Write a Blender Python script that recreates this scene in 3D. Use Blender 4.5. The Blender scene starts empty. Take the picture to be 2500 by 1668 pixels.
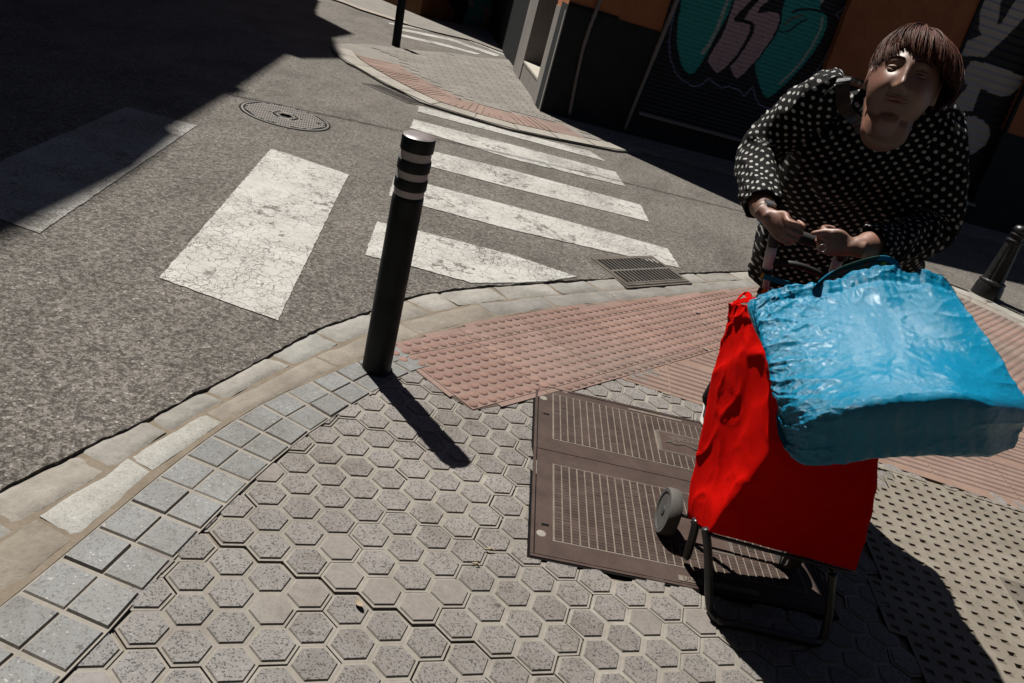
import bpy, bmesh, math, random
import numpy as np
from mathutils import Vector, Matrix, noise
from mathutils.geometry import tessellate_polygon
random.seed(7); rng=np.random.RandomState(7)
R_=math.radians
# ---------------------------------------------------------------- camera, world, sun
SC=bpy.context.scene
F=2034.5; PITCH=R_(24.399); ROLL=R_(17.4926)
cp,sp_=math.cos(PITCH),math.sin(PITCH); cr,sr=math.cos(ROLL),math.sin(ROLL)
_right=np.array([1.,0,0]); FW=np.array([0,cp,-sp_]); _up=np.array([0,sp_,cp])
CR=cr*_right+sr*_up; CU=-sr*_right+cr*_up
O=np.array([0,0,1.5])
cam=bpy.data.cameras.new('camera'); camo=bpy.data.objects.new('camera',cam); SC.collection.objects.link(camo)
camo.matrix_world=Matrix(((CR[0],CU[0],-FW[0],0),(CR[1],CU[1],-FW[1],0),(CR[2],CU[2],-FW[2],1.5),(0,0,0,1)))
cam.sensor_width=36; cam.lens=F/2500*36; cam.clip_start=0.02; cam.clip_end=500
cam.dof.use_dof=False
SC.camera=camo
SUN=np.array([-.47,.41,1.]); SUN/=np.linalg.norm(SUN)
el=math.asin(SUN[2]); az=math.atan2(SUN[0],SUN[1])
w=bpy.data.worlds.new('World'); SC.world=w; w.use_nodes=True
nt=w.node_tree; nt.nodes.clear()
sk=nt.nodes.new('ShaderNodeTexSky'); sk.sky_type='NISHITA'; sk.sun_disc=False; sk.sun_elevation=el; sk.sun_rotation=az; sk.air_density=.35; sk.dust_density=.4; sk.altitude=0
bg=nt.nodes.new('ShaderNodeBackground'); bg.inputs[1].default_value=0.05
ow=nt.nodes.new('ShaderNodeOutputWorld'); nt.links.new(sk.outputs[0],bg.inputs[0]); nt.links.new(bg.outputs[0],ow.inputs[0])
sl=bpy.data.lights.new('sun','SUN'); sl.energy=4.9; sl.angle=R_(0.55); sl.color=(1,.955,.885)
so=bpy.data.objects.new('sun',sl); SC.collection.objects.link(so)
so.rotation_euler=Vector(SUN).to_track_quat('Z','Y').to_euler(); so.location=(-5,5,12)
SC.view_settings.view_transform='Standard'; SC.view_settings.look='None'
SC.view_settings.exposure=1.14; SC.view_settings.gamma=1.0
SC.render.engine='CYCLES'
SC.cycles.max_bounces=6; SC.cycles.diffuse_bounces=1

# ---------------------------------------------------------------- helpers
G_UP=np.array([-.03,.09,1.])                    # what stands upright on this sloping street
def D(x,y): return FW+CR*(x-1250)/F-CU*(y-834)/F
def gp(x,y,h=0.):                              # ground point of a photo pixel at height h
    d=D(x,y); return O+d*((h-1.5)/d[2])
def at(x,y,Y):                                 # point of a photo pixel at distance Y
    d=D(x,y); return O+d*(Y/d[1])
def onplane(x,y,C,a,b):
    return np.linalg.solve(np.stack([D(x,y),-np.array(a),-np.array(b)],1),np.array(C)-O)[1:]
def pix(P):
    P=np.atleast_2d(P)-O; z=P@FW
    return np.stack([1250+F*(P@CR)/z,834-F*(P@CU)/z],-1)
def nz(p,s=1.,seed=0.): return noise.noise(Vector((p[0]*s+seed,p[1]*s+seed*.7,p[2]*s-seed*.3)))
def inpoly(x,y,poly):
    x=np.asarray(x,float);y=np.asarray(y,float);r=np.zeros(x.shape,bool);n=len(poly)
    for i in range(n):
        x0,y0=poly[i];x1,y1=poly[(i+1)%n]
        c=((y0>y)!=(y1>y))
        with np.errstate(divide='ignore',invalid='ignore'):
            r^=c&(x<(x1-x0)*(y-y0)/((y1-y0) if y1!=y0 else 1e-12)+x0)
    return r
def neardist(x,y,pl):
    x=np.asarray(x,float);y=np.asarray(y,float);d=np.full(x.shape,1e9)
    for (x0,y0),(x1,y1) in zip(pl[:-1],pl[1:]):
        L=(x1-x0)**2+(y1-y0)**2;t=np.clip(((x-x0)*(x1-x0)+(y-y0)*(y1-y0))/L,0,1)
        d=np.minimum(d,np.hypot(x-x0-t*(x1-x0),y-y0-t*(y1-y0)))
    return d
class MB:
    def __init__(s): s.v=[];s.f=[];s.m=[];s.c=[]
    def add(s,vs,fs,mi=0,col=(1,1,1)):
        o=len(s.v); s.v.extend([tuple(map(float,q)) for q in vs])
        for f in fs: s.f.append(tuple(i+o for i in f)); s.m.append(mi); s.c.append(col)
    def box(s,C,a,b,n,a0,a1,b0,b1,n0,n1,mi=0,col=(1,1,1)):
        C,a,b,n=map(np.array,(C,a,b,n))
        P=[C+a*x+b*y+n*z for z in (n0,n1) for y in (b0,b1) for x in (a0,a1)]
        s.add(P,[(0,2,3,1),(4,5,7,6),(0,1,5,4),(2,6,7,3),(0,4,6,2),(1,3,7,5)],mi,col)
    def prism(s,poly,z0,z1,mi=0,col=(1,1,1),cap0=False):
        n=len(poly); P=[(x,y,z0) for x,y in poly]+[(x,y,z1) for x,y in poly]
        t=tessellate_polygon([[Vector((x,y,0)) for x,y in poly]])
        fs=[]
        for a,b,c in t:
            ax=(poly[b][0]-poly[a][0])*(poly[c][1]-poly[a][1])-(poly[b][1]-poly[a][1])*(poly[c][0]-poly[a][0])
            if ax<0: b,c=c,b
            fs.append((a+n,b+n,c+n))
            if cap0: fs.append((a,c,b))
        ar=sum(poly[i][0]*poly[(i+1)%n][1]-poly[(i+1)%n][0]*poly[i][1] for i in range(n))
        for i in range(n):
            j=(i+1)%n; fs.append((i,j,j+n,i+n) if ar>0 else (j,i,i+n,j+n))
        s.add(P,fs,mi,col)
    def tube(s,pts,r,seg=12,mi=0,caps=True,col=(1,1,1),ell=None):
        pts=[np.array(p,float) for p in pts]; n=len(pts)
        if not hasattr(r,'__len__'): r=[r]*n
        T=[(pts[min(i+1,n-1)]-pts[max(i-1,0)]) for i in range(n)]
        T=[t/(np.linalg.norm(t)+1e-12) for t in T]
        u=np.cross(T[0],[0,0,1]); 
        if np.linalg.norm(u)<.1: u=np.cross(T[0],[0,1,0])
        u/=np.linalg.norm(u); P=[]
        for i in range(n):
            u=u-T[i]*(u@T[i]); u/=np.linalg.norm(u); vv=np.cross(T[i],u)
            for k in range(seg):
                a=2*math.pi*k/seg; P.append(pts[i]+r[i]*(math.cos(a)*u+math.sin(a)*vv))
        fs=[(i*seg+k,i*seg+(k+1)%seg,(i+1)*seg+(k+1)%seg,(i+1)*seg+k) for i in range(n-1) for k in range(seg)]
        if caps: fs+= [tuple(range(seg-1,-1,-1)),tuple((n-1)*seg+k for k in range(seg))]
        s.add(P,fs,mi,col)
    def lathe(s,C,ax,prof,seg=32,mi=0,col=(1,1,1),mis=None):
        C=np.array(C,float);ax=np.array(ax,float);ax/=np.linalg.norm(ax)
        u=np.cross(ax,[0,1,0.01]);u/=np.linalg.norm(u);v=np.cross(ax,u);n=len(prof)
        P=[C+ax*h+r*(math.cos(2*math.pi*k/seg)*u+math.sin(2*math.pi*k/seg)*v) for r,h in prof for k in range(seg)]
        for i in range(n-1):
            pass
        base=len(s.v); s.v.extend([tuple(q) for q in P])
        for i in range(n-1):
            for k in range(seg):
                s.f.append((base+i*seg+k,base+i*seg+(k+1)%seg,base+(i+1)*seg+(k+1)%seg,base+(i+1)*seg+k)); s.m.append(mis[i] if mis else mi); s.c.append(col)
        s.f.append(tuple(base+(n-1)*seg+k for k in range(seg))); s.m.append(mis[-1] if mis else mi); s.c.append(col)
        s.f.append(tuple(base+seg-1-k for k in range(seg))); s.m.append(mis[0] if mis else mi); s.c.append(col)
    def build(s,name,mats,parent=None,smooth=False,tint=True,fixn=False):
        me=bpy.data.meshes.new(name); me.from_pydata(s.v,[],s.f)
        for m in (mats if isinstance(mats,(list,tuple)) else [mats]): me.materials.append(m)
        me.polygons.foreach_set('material_index',s.m)
        if tint:
            ca=me.color_attributes.new('tint','FLOAT_COLOR','CORNER')
            ln=np.array([len(f) for f in s.f]); c=np.repeat(np.array([tuple(q)+(1,) for q in s.c],dtype=np.float32),ln,axis=0)
            ca.data.foreach_set('color',c.ravel())
        me.polygons.foreach_set('use_smooth',[bool(smooth)]*len(s.f))
        me.update()
        if fixn:
            bm=bmesh.new(); bm.from_mesh(me); bmesh.ops.recalc_face_normals(bm,faces=bm.faces); bm.to_mesh(me); bm.free()
        ob=bpy.data.objects.new(name,me); SC.collection.objects.link(ob)
        if parent: adopt(ob,parent)
        return ob
def adopt(o,p):
    o.parent=p; o.matrix_parent_inverse=p.matrix_world.inverted() if False else Matrix.Translation(-Vector(p.location))
def tag(o,label=None,cat=None,group=None,kind=None):
    for k,v in (('label',label),('category',cat),('group',group),('kind',kind)):
        if v: o[k]=v
    return o
def empty(name,loc,label,cat,group=None):
    o=bpy.data.objects.new(name,None); SC.collection.objects.link(o); o.location=tuple(map(float,loc)); o.empty_display_size=.1
    return tag(o,label,cat,group)
def autosmooth(o,ang=35):
    me=o.data; me.polygons.foreach_set('use_smooth',[True]*len(me.polygons))
    try: me.set_sharp_from_angle(angle=R_(ang))
    except Exception: pass
    return o
# ---------------------------------------------------------------- materials
class NT:
    def __init__(s,name):
        s.m=bpy.data.materials.new(name); s.m.use_nodes=True; s.t=s.m.node_tree; s.t.nodes.clear()
        s.out=s.n('ShaderNodeOutputMaterial'); s.b=s.n('ShaderNodeBsdfPrincipled'); s.l(s.b.outputs[0],s.out.inputs[0])
        s.tc=s.n('ShaderNodeTexCoord').outputs['Object']
    def n(s,t,**k):
        x=s.t.nodes.new(t)
        for a,b in k.items(): setattr(x,a,b)
        return x
    def l(s,a,b): s.t.links.new(a,b)
    def set(s,i,v):
        if hasattr(v,'links') or hasattr(v,'is_linked'): s.l(v,i)
        else: i.default_value=v if not (isinstance(v,tuple) and len(v)==3 and i.type=='RGBA') else v+(1,)
    def noise(s,scale,detail=4,rough=.5,vec=None,out=0):
        x=s.n('ShaderNodeTexNoise'); x.inputs['Scale'].default_value=scale; x.inputs['Detail'].default_value=detail; x.inputs['Roughness'].default_value=rough
        s.l(vec if vec is not None else s.tc,x.inputs['Vector']); return x.outputs[out]
    def vor(s,scale,feature='F1',vec=None,out='Distance',rnd=1.):
        x=s.n('ShaderNodeTexVoronoi',feature=feature); x.inputs['Scale'].default_value=scale; x.inputs['Randomness'].default_value=rnd
        s.l(vec if vec is not None else s.tc,x.inputs['Vector']); return x.outputs[out]
    def ramp(s,v,stops,const=False):
        x=s.n('ShaderNodeValToRGB'); e=x.color_ramp.elements
        if const: x.color_ramp.interpolation='CONSTANT'
        while len(e)<len(stops): e.new(.5)
        for el_,(p,c) in zip(e,stops):
            el_.position=p; el_.color=(c,c,c,1) if not isinstance(c,tuple) else c+(1,)
        s.l(v,x.inputs[0]); return x.outputs[0]
    def mix(s,f,a,b,mode='MIX'):
        x=s.n('ShaderNodeMix',data_type='RGBA',blend_type=mode)
        s.set(x.inputs[0],f); s.set(x.inputs[6],a); s.set(x.inputs[7],b); return x.outputs[2]
    def math(s,op,a,b=0.,c=None):
        x=s.n('ShaderNodeMath',operation=op); s.set(x.inputs[0],a); s.set(x.inputs[1],b)
        if c is not None: s.set(x.inputs[2],c)
        return x.outputs[0]
    def attr(s,name='tint'): return s.n('ShaderNodeAttribute',attribute_name=name).outputs['Color']
    def map(s,scale=(1,1,1),rot=(0,0,0),loc=(0,0,0),vec=None):
        x=s.n('ShaderNodeMapping'); x.inputs['Scale'].default_value=scale; x.inputs['Rotation'].default_value=rot; x.inputs['Location'].default_value=loc
        s.l(vec if vec is not None else s.tc,x.inputs[0]); return x.outputs[0]
    def bump(s,h,dist,strength=1.,nrm=None):
        x=s.n('ShaderNodeBump'); x.inputs['Strength'].default_value=strength; x.inputs['Distance'].default_value=dist
        s.l(h,x.inputs['Height'])
        if nrm is not None: s.l(nrm,x.inputs['Normal'])
        return x.outputs[0]
    def fin(s,col,rough=.8,nrm=None,metal=0.,spec=.11,**k):
        s.set(s.b.inputs['Base Color'],s.mix(1.,col,(.42,.42,.42),'MULTIPLY')); s.set(s.b.inputs['Roughness'],rough); s.set(s.b.inputs['Metallic'],metal); s.set(s.b.inputs['Specular IOR Level'],spec)
        if nrm is not None: s.l(nrm,s.b.inputs['Normal'])
        for a,b in k.items(): s.set(s.b.inputs[a.replace('_',' ')],b)
        return s.m
def sc(c,f): return tuple(x*f for x in c)
def asphalt_nodes(t):
    vo=t.vor(150,out='Color'); g=t.n('ShaderNodeSeparateColor'); t.l(vo,g.inputs[0])
    stones=t.ramp(g.outputs[0],[(0,(.17,.154,.138)),(.35,(.22,.203,.184)),(.8,(.275,.256,.234)),(.975,(.32,.30,.27)),(1,(.55,.52,.48))])
    big=t.noise(1.3,6,.65); c=t.mix(.85,stones,t.ramp(big,[(.3,(.76,.75,.74)),(.7,(1.17,1.16,1.15))]),'MULTIPLY'); c=t.mix(1.,c,t.ramp(t.vor(2.3,vec=t.map((1,1.6,1),(0,0,.5))),[(.05,(.74,.73,.72)),(.11,(1,1,1))]),'MULTIPLY'); c=t.mix(.9,c,t.ramp(t.noise(3.2,8,.75,vec=t.map((1,.35,1),(0,0,.35))),[(.36,(.80,.79,.78)),(.5,(1,1,1)),(.68,(1.1,1.09,1.08))]),'MULTIPLY')
    d=t.noise(60,6,.8); pits=t.ramp(d,[(.34,(.30,.29,.28)),(.44,(1,1,1))]); c=t.mix(.62,c,pits,'MULTIPLY')
    med=t.noise(6,7,.72); c=t.mix(.45,c,t.ramp(med,[(.3,(.87,.86,.85)),(.7,(1.1,1.1,1.1))]),'MULTIPLY')
    hgt=t.math('ADD',t.math('MULTIPLY',t.vor(150),-.6),t.math('MULTIPLY',t.ramp(d,[(.36,0.),(.5,1.)]),1.2))
    return c,hgt
def m_asphalt():
    t=NT('asphalt'); c,h=asphalt_nodes(t)
    return t.fin(c,.88,t.bump(h,.004,.9))
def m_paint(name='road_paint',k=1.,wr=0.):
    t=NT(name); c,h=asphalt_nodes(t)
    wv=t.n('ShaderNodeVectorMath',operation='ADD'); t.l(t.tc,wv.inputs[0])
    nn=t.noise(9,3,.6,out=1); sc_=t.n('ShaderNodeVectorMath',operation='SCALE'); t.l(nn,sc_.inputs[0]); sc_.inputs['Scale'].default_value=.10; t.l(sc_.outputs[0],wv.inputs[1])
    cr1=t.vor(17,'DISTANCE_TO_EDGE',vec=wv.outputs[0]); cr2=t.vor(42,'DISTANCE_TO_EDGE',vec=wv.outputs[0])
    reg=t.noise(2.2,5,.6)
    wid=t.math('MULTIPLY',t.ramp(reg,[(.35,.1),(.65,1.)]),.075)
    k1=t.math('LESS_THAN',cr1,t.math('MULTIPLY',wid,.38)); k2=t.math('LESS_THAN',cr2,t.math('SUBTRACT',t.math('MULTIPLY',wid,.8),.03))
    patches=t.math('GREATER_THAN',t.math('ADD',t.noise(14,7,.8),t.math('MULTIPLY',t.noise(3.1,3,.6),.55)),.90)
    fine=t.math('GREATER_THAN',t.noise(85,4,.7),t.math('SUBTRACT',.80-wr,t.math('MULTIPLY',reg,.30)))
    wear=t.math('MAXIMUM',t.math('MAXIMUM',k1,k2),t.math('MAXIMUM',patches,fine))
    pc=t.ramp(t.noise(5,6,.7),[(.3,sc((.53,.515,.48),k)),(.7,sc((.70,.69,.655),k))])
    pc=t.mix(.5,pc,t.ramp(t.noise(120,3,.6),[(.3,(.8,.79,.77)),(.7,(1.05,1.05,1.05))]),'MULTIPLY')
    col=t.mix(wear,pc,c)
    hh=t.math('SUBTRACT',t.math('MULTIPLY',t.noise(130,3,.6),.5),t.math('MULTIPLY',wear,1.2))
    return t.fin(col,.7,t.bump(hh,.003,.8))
def m_speckle(name,base,dark,light,scale=230,amt=.5,bumpd=.0008,rough=.8):
    t=NT(name)
    vc=t.n('ShaderNodeSeparateColor'); t.l(t.vor(scale,out='Color'),vc.inputs[0])
    ga=t.noise(scale*.35,2,.5)
    v=t.math('ADD',t.math('MULTIPLY',vc.outputs[0],.6),t.math('MULTIPLY',ga,.4))
    c=t.ramp(v,[(.0,dark),(.30-.1*(1-amt),dark),(.36,base),(.80,base),(.86,light)])
    c=t.mix(.8,c,t.ramp(t.noise(7,5,.65),[(.3,(.86,.84,.81)),(.7,(1.1,1.1,1.1))]),'MULTIPLY')
    c=t.mix(.5,c,t.ramp(t.noise(45,4,.7),[(.3,(.82,.8,.77)),(.7,(1.12,1.12,1.12))]),'MULTIPLY')
    c=t.mix(1.,c,t.ramp(t.vor(6.5),[(.0,(.62,.60,.58)),(.045,(.62,.60,.58)),(.06,(1,1,1))]),'MULTIPLY'); c=t.mix(.9,c,t.ramp(t.noise(2.2,7,.7),[(.34,(.74,.71,.67)),(.47,(1,1,1)),(.7,(1.06,1.06,1.07))]),'MULTIPLY')
    c=t.mix(1.,c,t.attr(),'MULTIPLY')
    return t.fin(c,rough,t.bump(t.noise(scale*1.2,3,.6),bumpd,.7))
def m_mott(name,c1,c2,scale=12,rough=.85,bd=.002,bs=80,fine=True,metal=0.,spec=.11,tint=True):
    t=NT(name); c=t.ramp(t.noise(scale,6,.65),[(.3,c1),(.7,c2)])
    if fine: c=t.mix(.5,c,t.ramp(t.noise(scale*12,4,.7),[(.3,(.75,.74,.72)),(.7,(1.15,1.15,1.15))]),'MULTIPLY')
    if tint: c=t.mix(1.,c,t.attr(),'MULTIPLY')
    return t.fin(c,rough,t.bump(t.noise(bs,5,.65),bd,.6),metal,spec)
MA=dict(
 asphalt=m_asphalt(), paint=m_paint(), paintworn_shade=m_paint('road_paint_worn_shade',.7,.07),  # left bar: more wear, plus building shade put into the paint colour
 sand=m_mott('joint_sand',(.23,.195,.155),(.33,.285,.235),9,.95,.003,120),
 groove=m_mott('tile_groove',(.33,.30,.262),(.44,.41,.365),7,.9,.001,200),
 hextop=m_speckle('hex_tile_top',(.29,.278,.263),(.10,.096,.094),(.47,.45,.42),300),
 sqtop=m_speckle('square_tile_top',(.285,.288,.285),(.19,.19,.19),(.58,.57,.55),260,.3),
 kerb=m_mott('kerb_stone',(.28,.265,.242),(.47,.45,.418),5,.85,.007,40),
 granite=m_speckle('kerb_granite',(.50,.49,.45),(.36,.35,.33),(.68,.67,.63),300,.4,.002),
 dome=m_mott('red_tactile_tile',(.275,.185,.155),(.36,.25,.215),5,.8,.0008,250),
 rib=m_mott('red_ribbed_tile',(.27,.185,.155),(.36,.26,.22),5,.8,.0008,250),
 lattice=m_mott('lattice_tile',(.24,.21,.17),(.36,.32,.265),6,.85,.001,200),
 iron=m_mott('cast_iron_brown',(.064,.042,.035),(.112,.077,.065),9,.7,.0008,220,spec=.12),
 dust=m_mott('dusty_iron',(.19,.16,.13),(.30,.26,.215),20,.8,.0005,220),
 grate=m_mott('grate_iron',(.12,.105,.092),(.22,.195,.17),9,.6,.001,200,spec=.2),
 black=m_mott('dark_void',(.004,.004,.004),(.008,.008,.008),9,1.,.0001,100),
 mh=m_mott('manhole_iron',(.24,.22,.20),(.34,.315,.285),12,.55,.001,200,spec=.5),
 walk=m_mott('far_pavement',(.25,.23,.205),(.34,.315,.285),4,.85,.001,120),
 walkred=m_mott('far_red_tile',(.30,.205,.17),(.39,.28,.235),5,.85,.001,120),
 farkerb=m_mott('far_kerb_stone',(.36,.33,.29),(.48,.45,.40),5,.85,.002,60),
)
# ---------------------------------------------------------------- ground
ZR=.009
def g2(l,h=0.,s=1.,o=(0,0)): return [tuple(gp(x*s+o[0],y*s+o[1],h)[:2]) for x,y in l]
z1=lambda l,h=0.: g2(l,h,.5319,(0,0))
z2=lambda l,h=0.: g2(l,h,.5319,(1250,0))
z3=lambda l,h=0.: g2(l,h,.5319,(0,834))
z4=lambda l,h=0.: g2(l,h,.5319,(1250,834))
zc=lambda l,h=0.: g2(l,h,.287,(750,0))
def resample(pl,step):
    pl=[np.array(p,float) for p in pl]; out=[pl[0]]
    for a,b in zip(pl[:-1],pl[1:]):
        L=np.linalg.norm(b-a); n=max(1,int(round(L/step)))
        out+= [a+(b-a)*k/n for k in range(1,n+1)]
    return out
def smoothpl(pl,it=3):
    pl=[np.array(p,float) for p in pl]
    for _ in range(it):
        pl=[pl[0]]+[(pl[i-1]+2*pl[i]+pl[i+1])/4 for i in range(1,len(pl)-1)]+[pl[-1]]
    return pl
KOUT=[(-1.42,-2.),(-1.32,.2),(-1.2,1.)]+z3([(0,655),(250,545),(600,370),(900,235),(1220,60)],.01)+z1([(1440,1500),(1700,1420),(1960,1330)],.01)+z2([(0,1300),(190,1290),(800,1250),(1080,1240)],.01)+[(2.45,6.62),(3.05,7.14)]+[(3.4,7.2),(3.75,7.05),(4.2,6.6),(4.9,5.4),(5.6,3.8),(6.5,0.)]
KIN=[(-1.1,-2.),(-1.0,.2),(-.9,1.)]+z3([(0,1225),(330,940),(490,810),(635,690),(770,575),(900,470),(1020,385),(1165,290),(1260,250),(1380,200),(1450,170),(1600,110)])+g2([(968,838),(1100,803),(1255,766),(1400,748),(1542,734),(1787,707)])+[(2.1,6.0),(2.75,6.62),(3.12,6.82),(3.38,6.84),(3.6,6.68),(3.95,6.3),(4.6,5.1),(5.3,3.6),(6.2,0.)]
KOUT=smoothpl(resample(KOUT,.12),3); KIN=smoothpl(resample(KIN,.12),3)
def arclen(pl):
    d=[0]
    for a,b in zip(pl[:-1],pl[1:]): d.append(d[-1]+np.linalg.norm(b-a))
    return np.array(d)
class Curve:
    def __init__(s,pl): s.p=np.array(pl); s.d=arclen(pl); s.L=s.d[-1]
    def at(s,t): t=np.clip(t,0,s.L); return np.array([np.interp(t,s.d,s.p[:,0]),np.interp(t,s.d,s.p[:,1])])
    def tan(s,t):
        v=s.at(t+.03)-s.at(t-.03); return v/np.linalg.norm(v)
    def near(s,p):
        return s.d[np.argmin(np.hypot(s.p[:,0]-p[0],s.p[:,1]-p[1]))]
CO=Curve(KOUT); CI=Curve(KIN)
# road: one sheet with a ragged edge along the kerb
rag=[]
fine=resample(KOUT,.025)
for i,p in enumerate(fine):
    t=fine[min(i+1,len(fine)-1)]-fine[max(i-1,0)]; t/=np.linalg.norm(t)+1e-9; nrm=np.array([t[1],-t[0]])
    k=.014*noise.noise(Vector((p[0]*7,p[1]*7,0)))+.010*noise.noise(Vector((p[0]*30,p[1]*30,3)))
    rag.append(tuple(p+nrm*(k+.006)))
rp=[(-1.45,-30)]+rag+[(6.6,-30),(60,-30),(60,90),(-60,90),(-60,-30)]
m=MB(); m.prism(rp,-.04,ZR); tag(m.build('road',MA['asphalt'],tint=False),kind='structure')
m=MB(); m.add([(-3,-31,-.012),(8,-31,-.012),(8,9,-.012),(-3,9,-.012)],[(0,1,2,3)]); tag(m.build('pavement_bed',MA['sand']),kind='structure')
# kerb: two rows of stones
def stone(m,q,z,mi,col,rr=.012,amp=.004,nu=10,nv=6,seed=0):
    a,b,c,d=[np.array(x) for x in q]      # a-b outer edge, d-c inner edge
    base=len(m.v)
    P=[];
    for j in range(nv+1):
        for i in range(nu+1):
            u=i/nu; v=j/nv
            p=(a*(1-u)+b*u)*(1-v)+(d*(1-u)+c*u)*v
            e=min(u*np.linalg.norm(b-a),(1-u)*np.linalg.norm(b-a),v*np.linalg.norm(d-a),(1-v)*np.linalg.norm(d-a))
            zz=z-(max(0,rr-e)/rr)**2*rr*.45+amp*noise.noise(Vector((p[0]*9+seed,p[1]*9,seed)))+amp*.5*noise.noise(Vector((p[0]*30,p[1]*30,seed)))
            sh=.005*noise.noise(Vector((p[0]*8,p[1]*8,seed+5))) if e<1e-6 else 0
            P.append((p[0]+sh,p[1]+sh*.7,zz))
    n=nu+1; fs=[(j*n+i,j*n+i+1,(j+1)*n+i+1,(j+1)*n+i) for j in range(nv) for i in range(nu)]
    ring=[i for i in range(n)]+[j*n+nu for j in range(1,nv+1)]+[nv*n+i for i in range(nu-1,-1,-1)]+[j*n for j in range(nv-1,0,-1)]
    o=len(P); P+= [(P[k][0],P[k][1],-.03) for k in ring]
    for k in range(len(ring)):
        k2=(k+1)%len(ring); fs.append((ring[k2],ring[k],o+k,o+k2))
    m.add(P,fs,mi,col)
m=MB()
tS,tE=CO.near((-1.3,.3)),CO.L-1.0
def pair(t):                              # matching points of outer and inner curve
    po=CO.at(t); ti=CI.near(po); 
    d=np.hypot(CI.p[:,0]-po[0],CI.p[:,1]-po[1]); pi=CI.p[np.argmin(d)]
    tt=CO.tan(t); nn=np.array([tt[1],-tt[0]]); wd=max(.16,(pi-po)@nn)
    return po,nn,wd
# outer row
t=tS; k=0
cols=[(1,1,.98),(1.05,1.04,1.02),(.93,.95,.95),(1.0,1,1),(.98,.95,.9),(1.06,1.05,1.03)]
while t<tE:
    L=.21+.16*rng.rand(); 
    if t>CO.near((-.3,3.7)) and t<CO.near((1.5,5.7)): L=.27+.12*rng.rand()
    g=.008+.006*rng.rand(); (po,n0,w0),(p1,n1,w1)=pair(t),pair(t+L-g)
    f0=.475+.03*rng.rand(); f1=.475+.03*rng.rand()
    if t<CO.near((-.8,2.5)): f0*=.97; f1*=.97
    mg=p0m=po; 
    if not (abs(((po+p1)/2)[0]-.78)<.42 and abs(((po+p1)/2)[1]-5.0)<.42 and False):
        stone(m,(po+n0*.004,p1+n1*.004,p1+n1*w1*f1,po+n0*w0*f0),.006,0,sc(cols[k%6],.92+.16*rng.rand()),.02,.007,seed=k)
    t+=L; k+=1
# inner row
t=CO.near((-1.13,1.47))-.46*3; k=0
while t<tE:
    y=CO.at(t)[1]
    L=.45+.12*rng.rand(); g=.009
    if 1.38<y<1.98: L=.315
    (po,n0,w0),(p1,n1,w1)=pair(t),pair(t+L-g)
    ym=(po[1]+p1[1])/2
    mi=0; col=sc((1,.97,.93),.9+.15*rng.rand())
    if 1.45<ym<2.1: mi=1; col=(.97,.98,1)
    elif ym<1.5: mi=0; col=(.80,.74,.66)
    elif ym<3.5: mi=0; col=(.86,.80,.73)
    elif ym<6.2: mi=0; col=(.80,.80,.80)
    stone(m,(po+n0*w0*.515,p1+n1*w1*.515,p1+n1*(w1-.018),po+n0*(w0-.018)),.003,mi,col,.012,.004,14,6,seed=k+40)
    t+=L; k+=1
mk=[tuple(p) for p in KOUT]+[tuple(p) for p in reversed(KIN)]
m.prism(mk,-.02,-.0025,2,(.95,.92,.88))
tag(autosmooth(m.build('kerb',[MA['kerb'],MA['granite'],MA['sand']]),50),kind='structure')
# strip of square tiles, two wide, along the kerb
SR=smoothpl(resample([(-.86,-2.),(-.76,.2),(-.68,.9)]+z3([(390,1450),(560,1260),(700,1100),(830,965),(965,825),(1080,710),(1190,605),(1390,435),(1480,380),(1570,320),(1740,220),(1820,170),(1930,125)])+[(-.21,2.93)],.05),2)
CSR=Curve(SR)
def quadtile(m,q,z,h,bev,mi_top,mi_side,col):
    q=[np.array(x) for x in q]; c=sum(q)/4
    def off(d): return [x+(c-x)/np.linalg.norm(c-x)*d*1.4 for x in q]
    a,b=off(0),off(bev)
    P=[(x[0],x[1],z) for x in a]+[(x[0],x[1],z+h) for x in b]
    m.add(P,[(4,5,6,7)],mi_top,col); m.add(P,[(i,(i+1)%4,4+(i+1)%4,4+i) for i in range(4)],mi_side,(1,1,1))
m=MB()
strip_poly=[]
t=CI.near((-1.02,0.)); ts=0; kk=0
tend=CI.near((-.43,2.9)); step=.122
Lp=[]; 
while t<tend+step:
    a=CI.at(t)
    # right edge point perpendicular-ish
    tt=CI.tan(t); nn=np.array([tt[1],-tt[0]])
    # intersect with SR
    best=min(SR,key=lambda p:abs((p-a)@tt)+ (0 if (p-a)@nn>0 else 9))
    wd=(best-a)@nn
    Lp.append((a+nn*.004,a+nn*max(.17,min(wd,.25)))); t+=step*(1. if a[1]>1.2 else 1.0)
for i in range(len(Lp)-1):
    (a0,b0),(a1,b1)=Lp[i],Lp[i+1]
    quadtile(m,(a0,b0,b1,a1),-.004,.0045,.0001,2,2,(1,1,1))
    for s0,s1 in ((.02,.49),(.51,.98)):
        e=.035
        q=[a0+(b0-a0)*s0,a0+(b0-a0)*s1,a1+(b1-a1)*s1,a1+(b1-a1)*s0]
        c=sum(q)/4; ln=np.linalg.norm(a1-a0); u=(a1-a0)/ln
        q=[q[0]+u*.006,q[1]+u*.006,q[2]-u*.006,q[3]-u*.006]
        tn=.93+.14*rng.rand(); bl=1.0 if c[1]>1.9 else 1.08
        dz=.0015*rng.randn()
        quadtile(m,q,.0004,.0058+dz,.003,0,1,(tn*bl*.99,tn*bl,tn*bl*1.01))
tag(m.build('square_tile_strip',[MA['sqtop'],MA['groove'],MA['groove']]),kind='structure')
SRL=[tuple(p) for p in SR]
strip_out=[tuple(a) for a,b in Lp]+[tuple(b) for a,b in reversed(Lp)]
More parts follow.
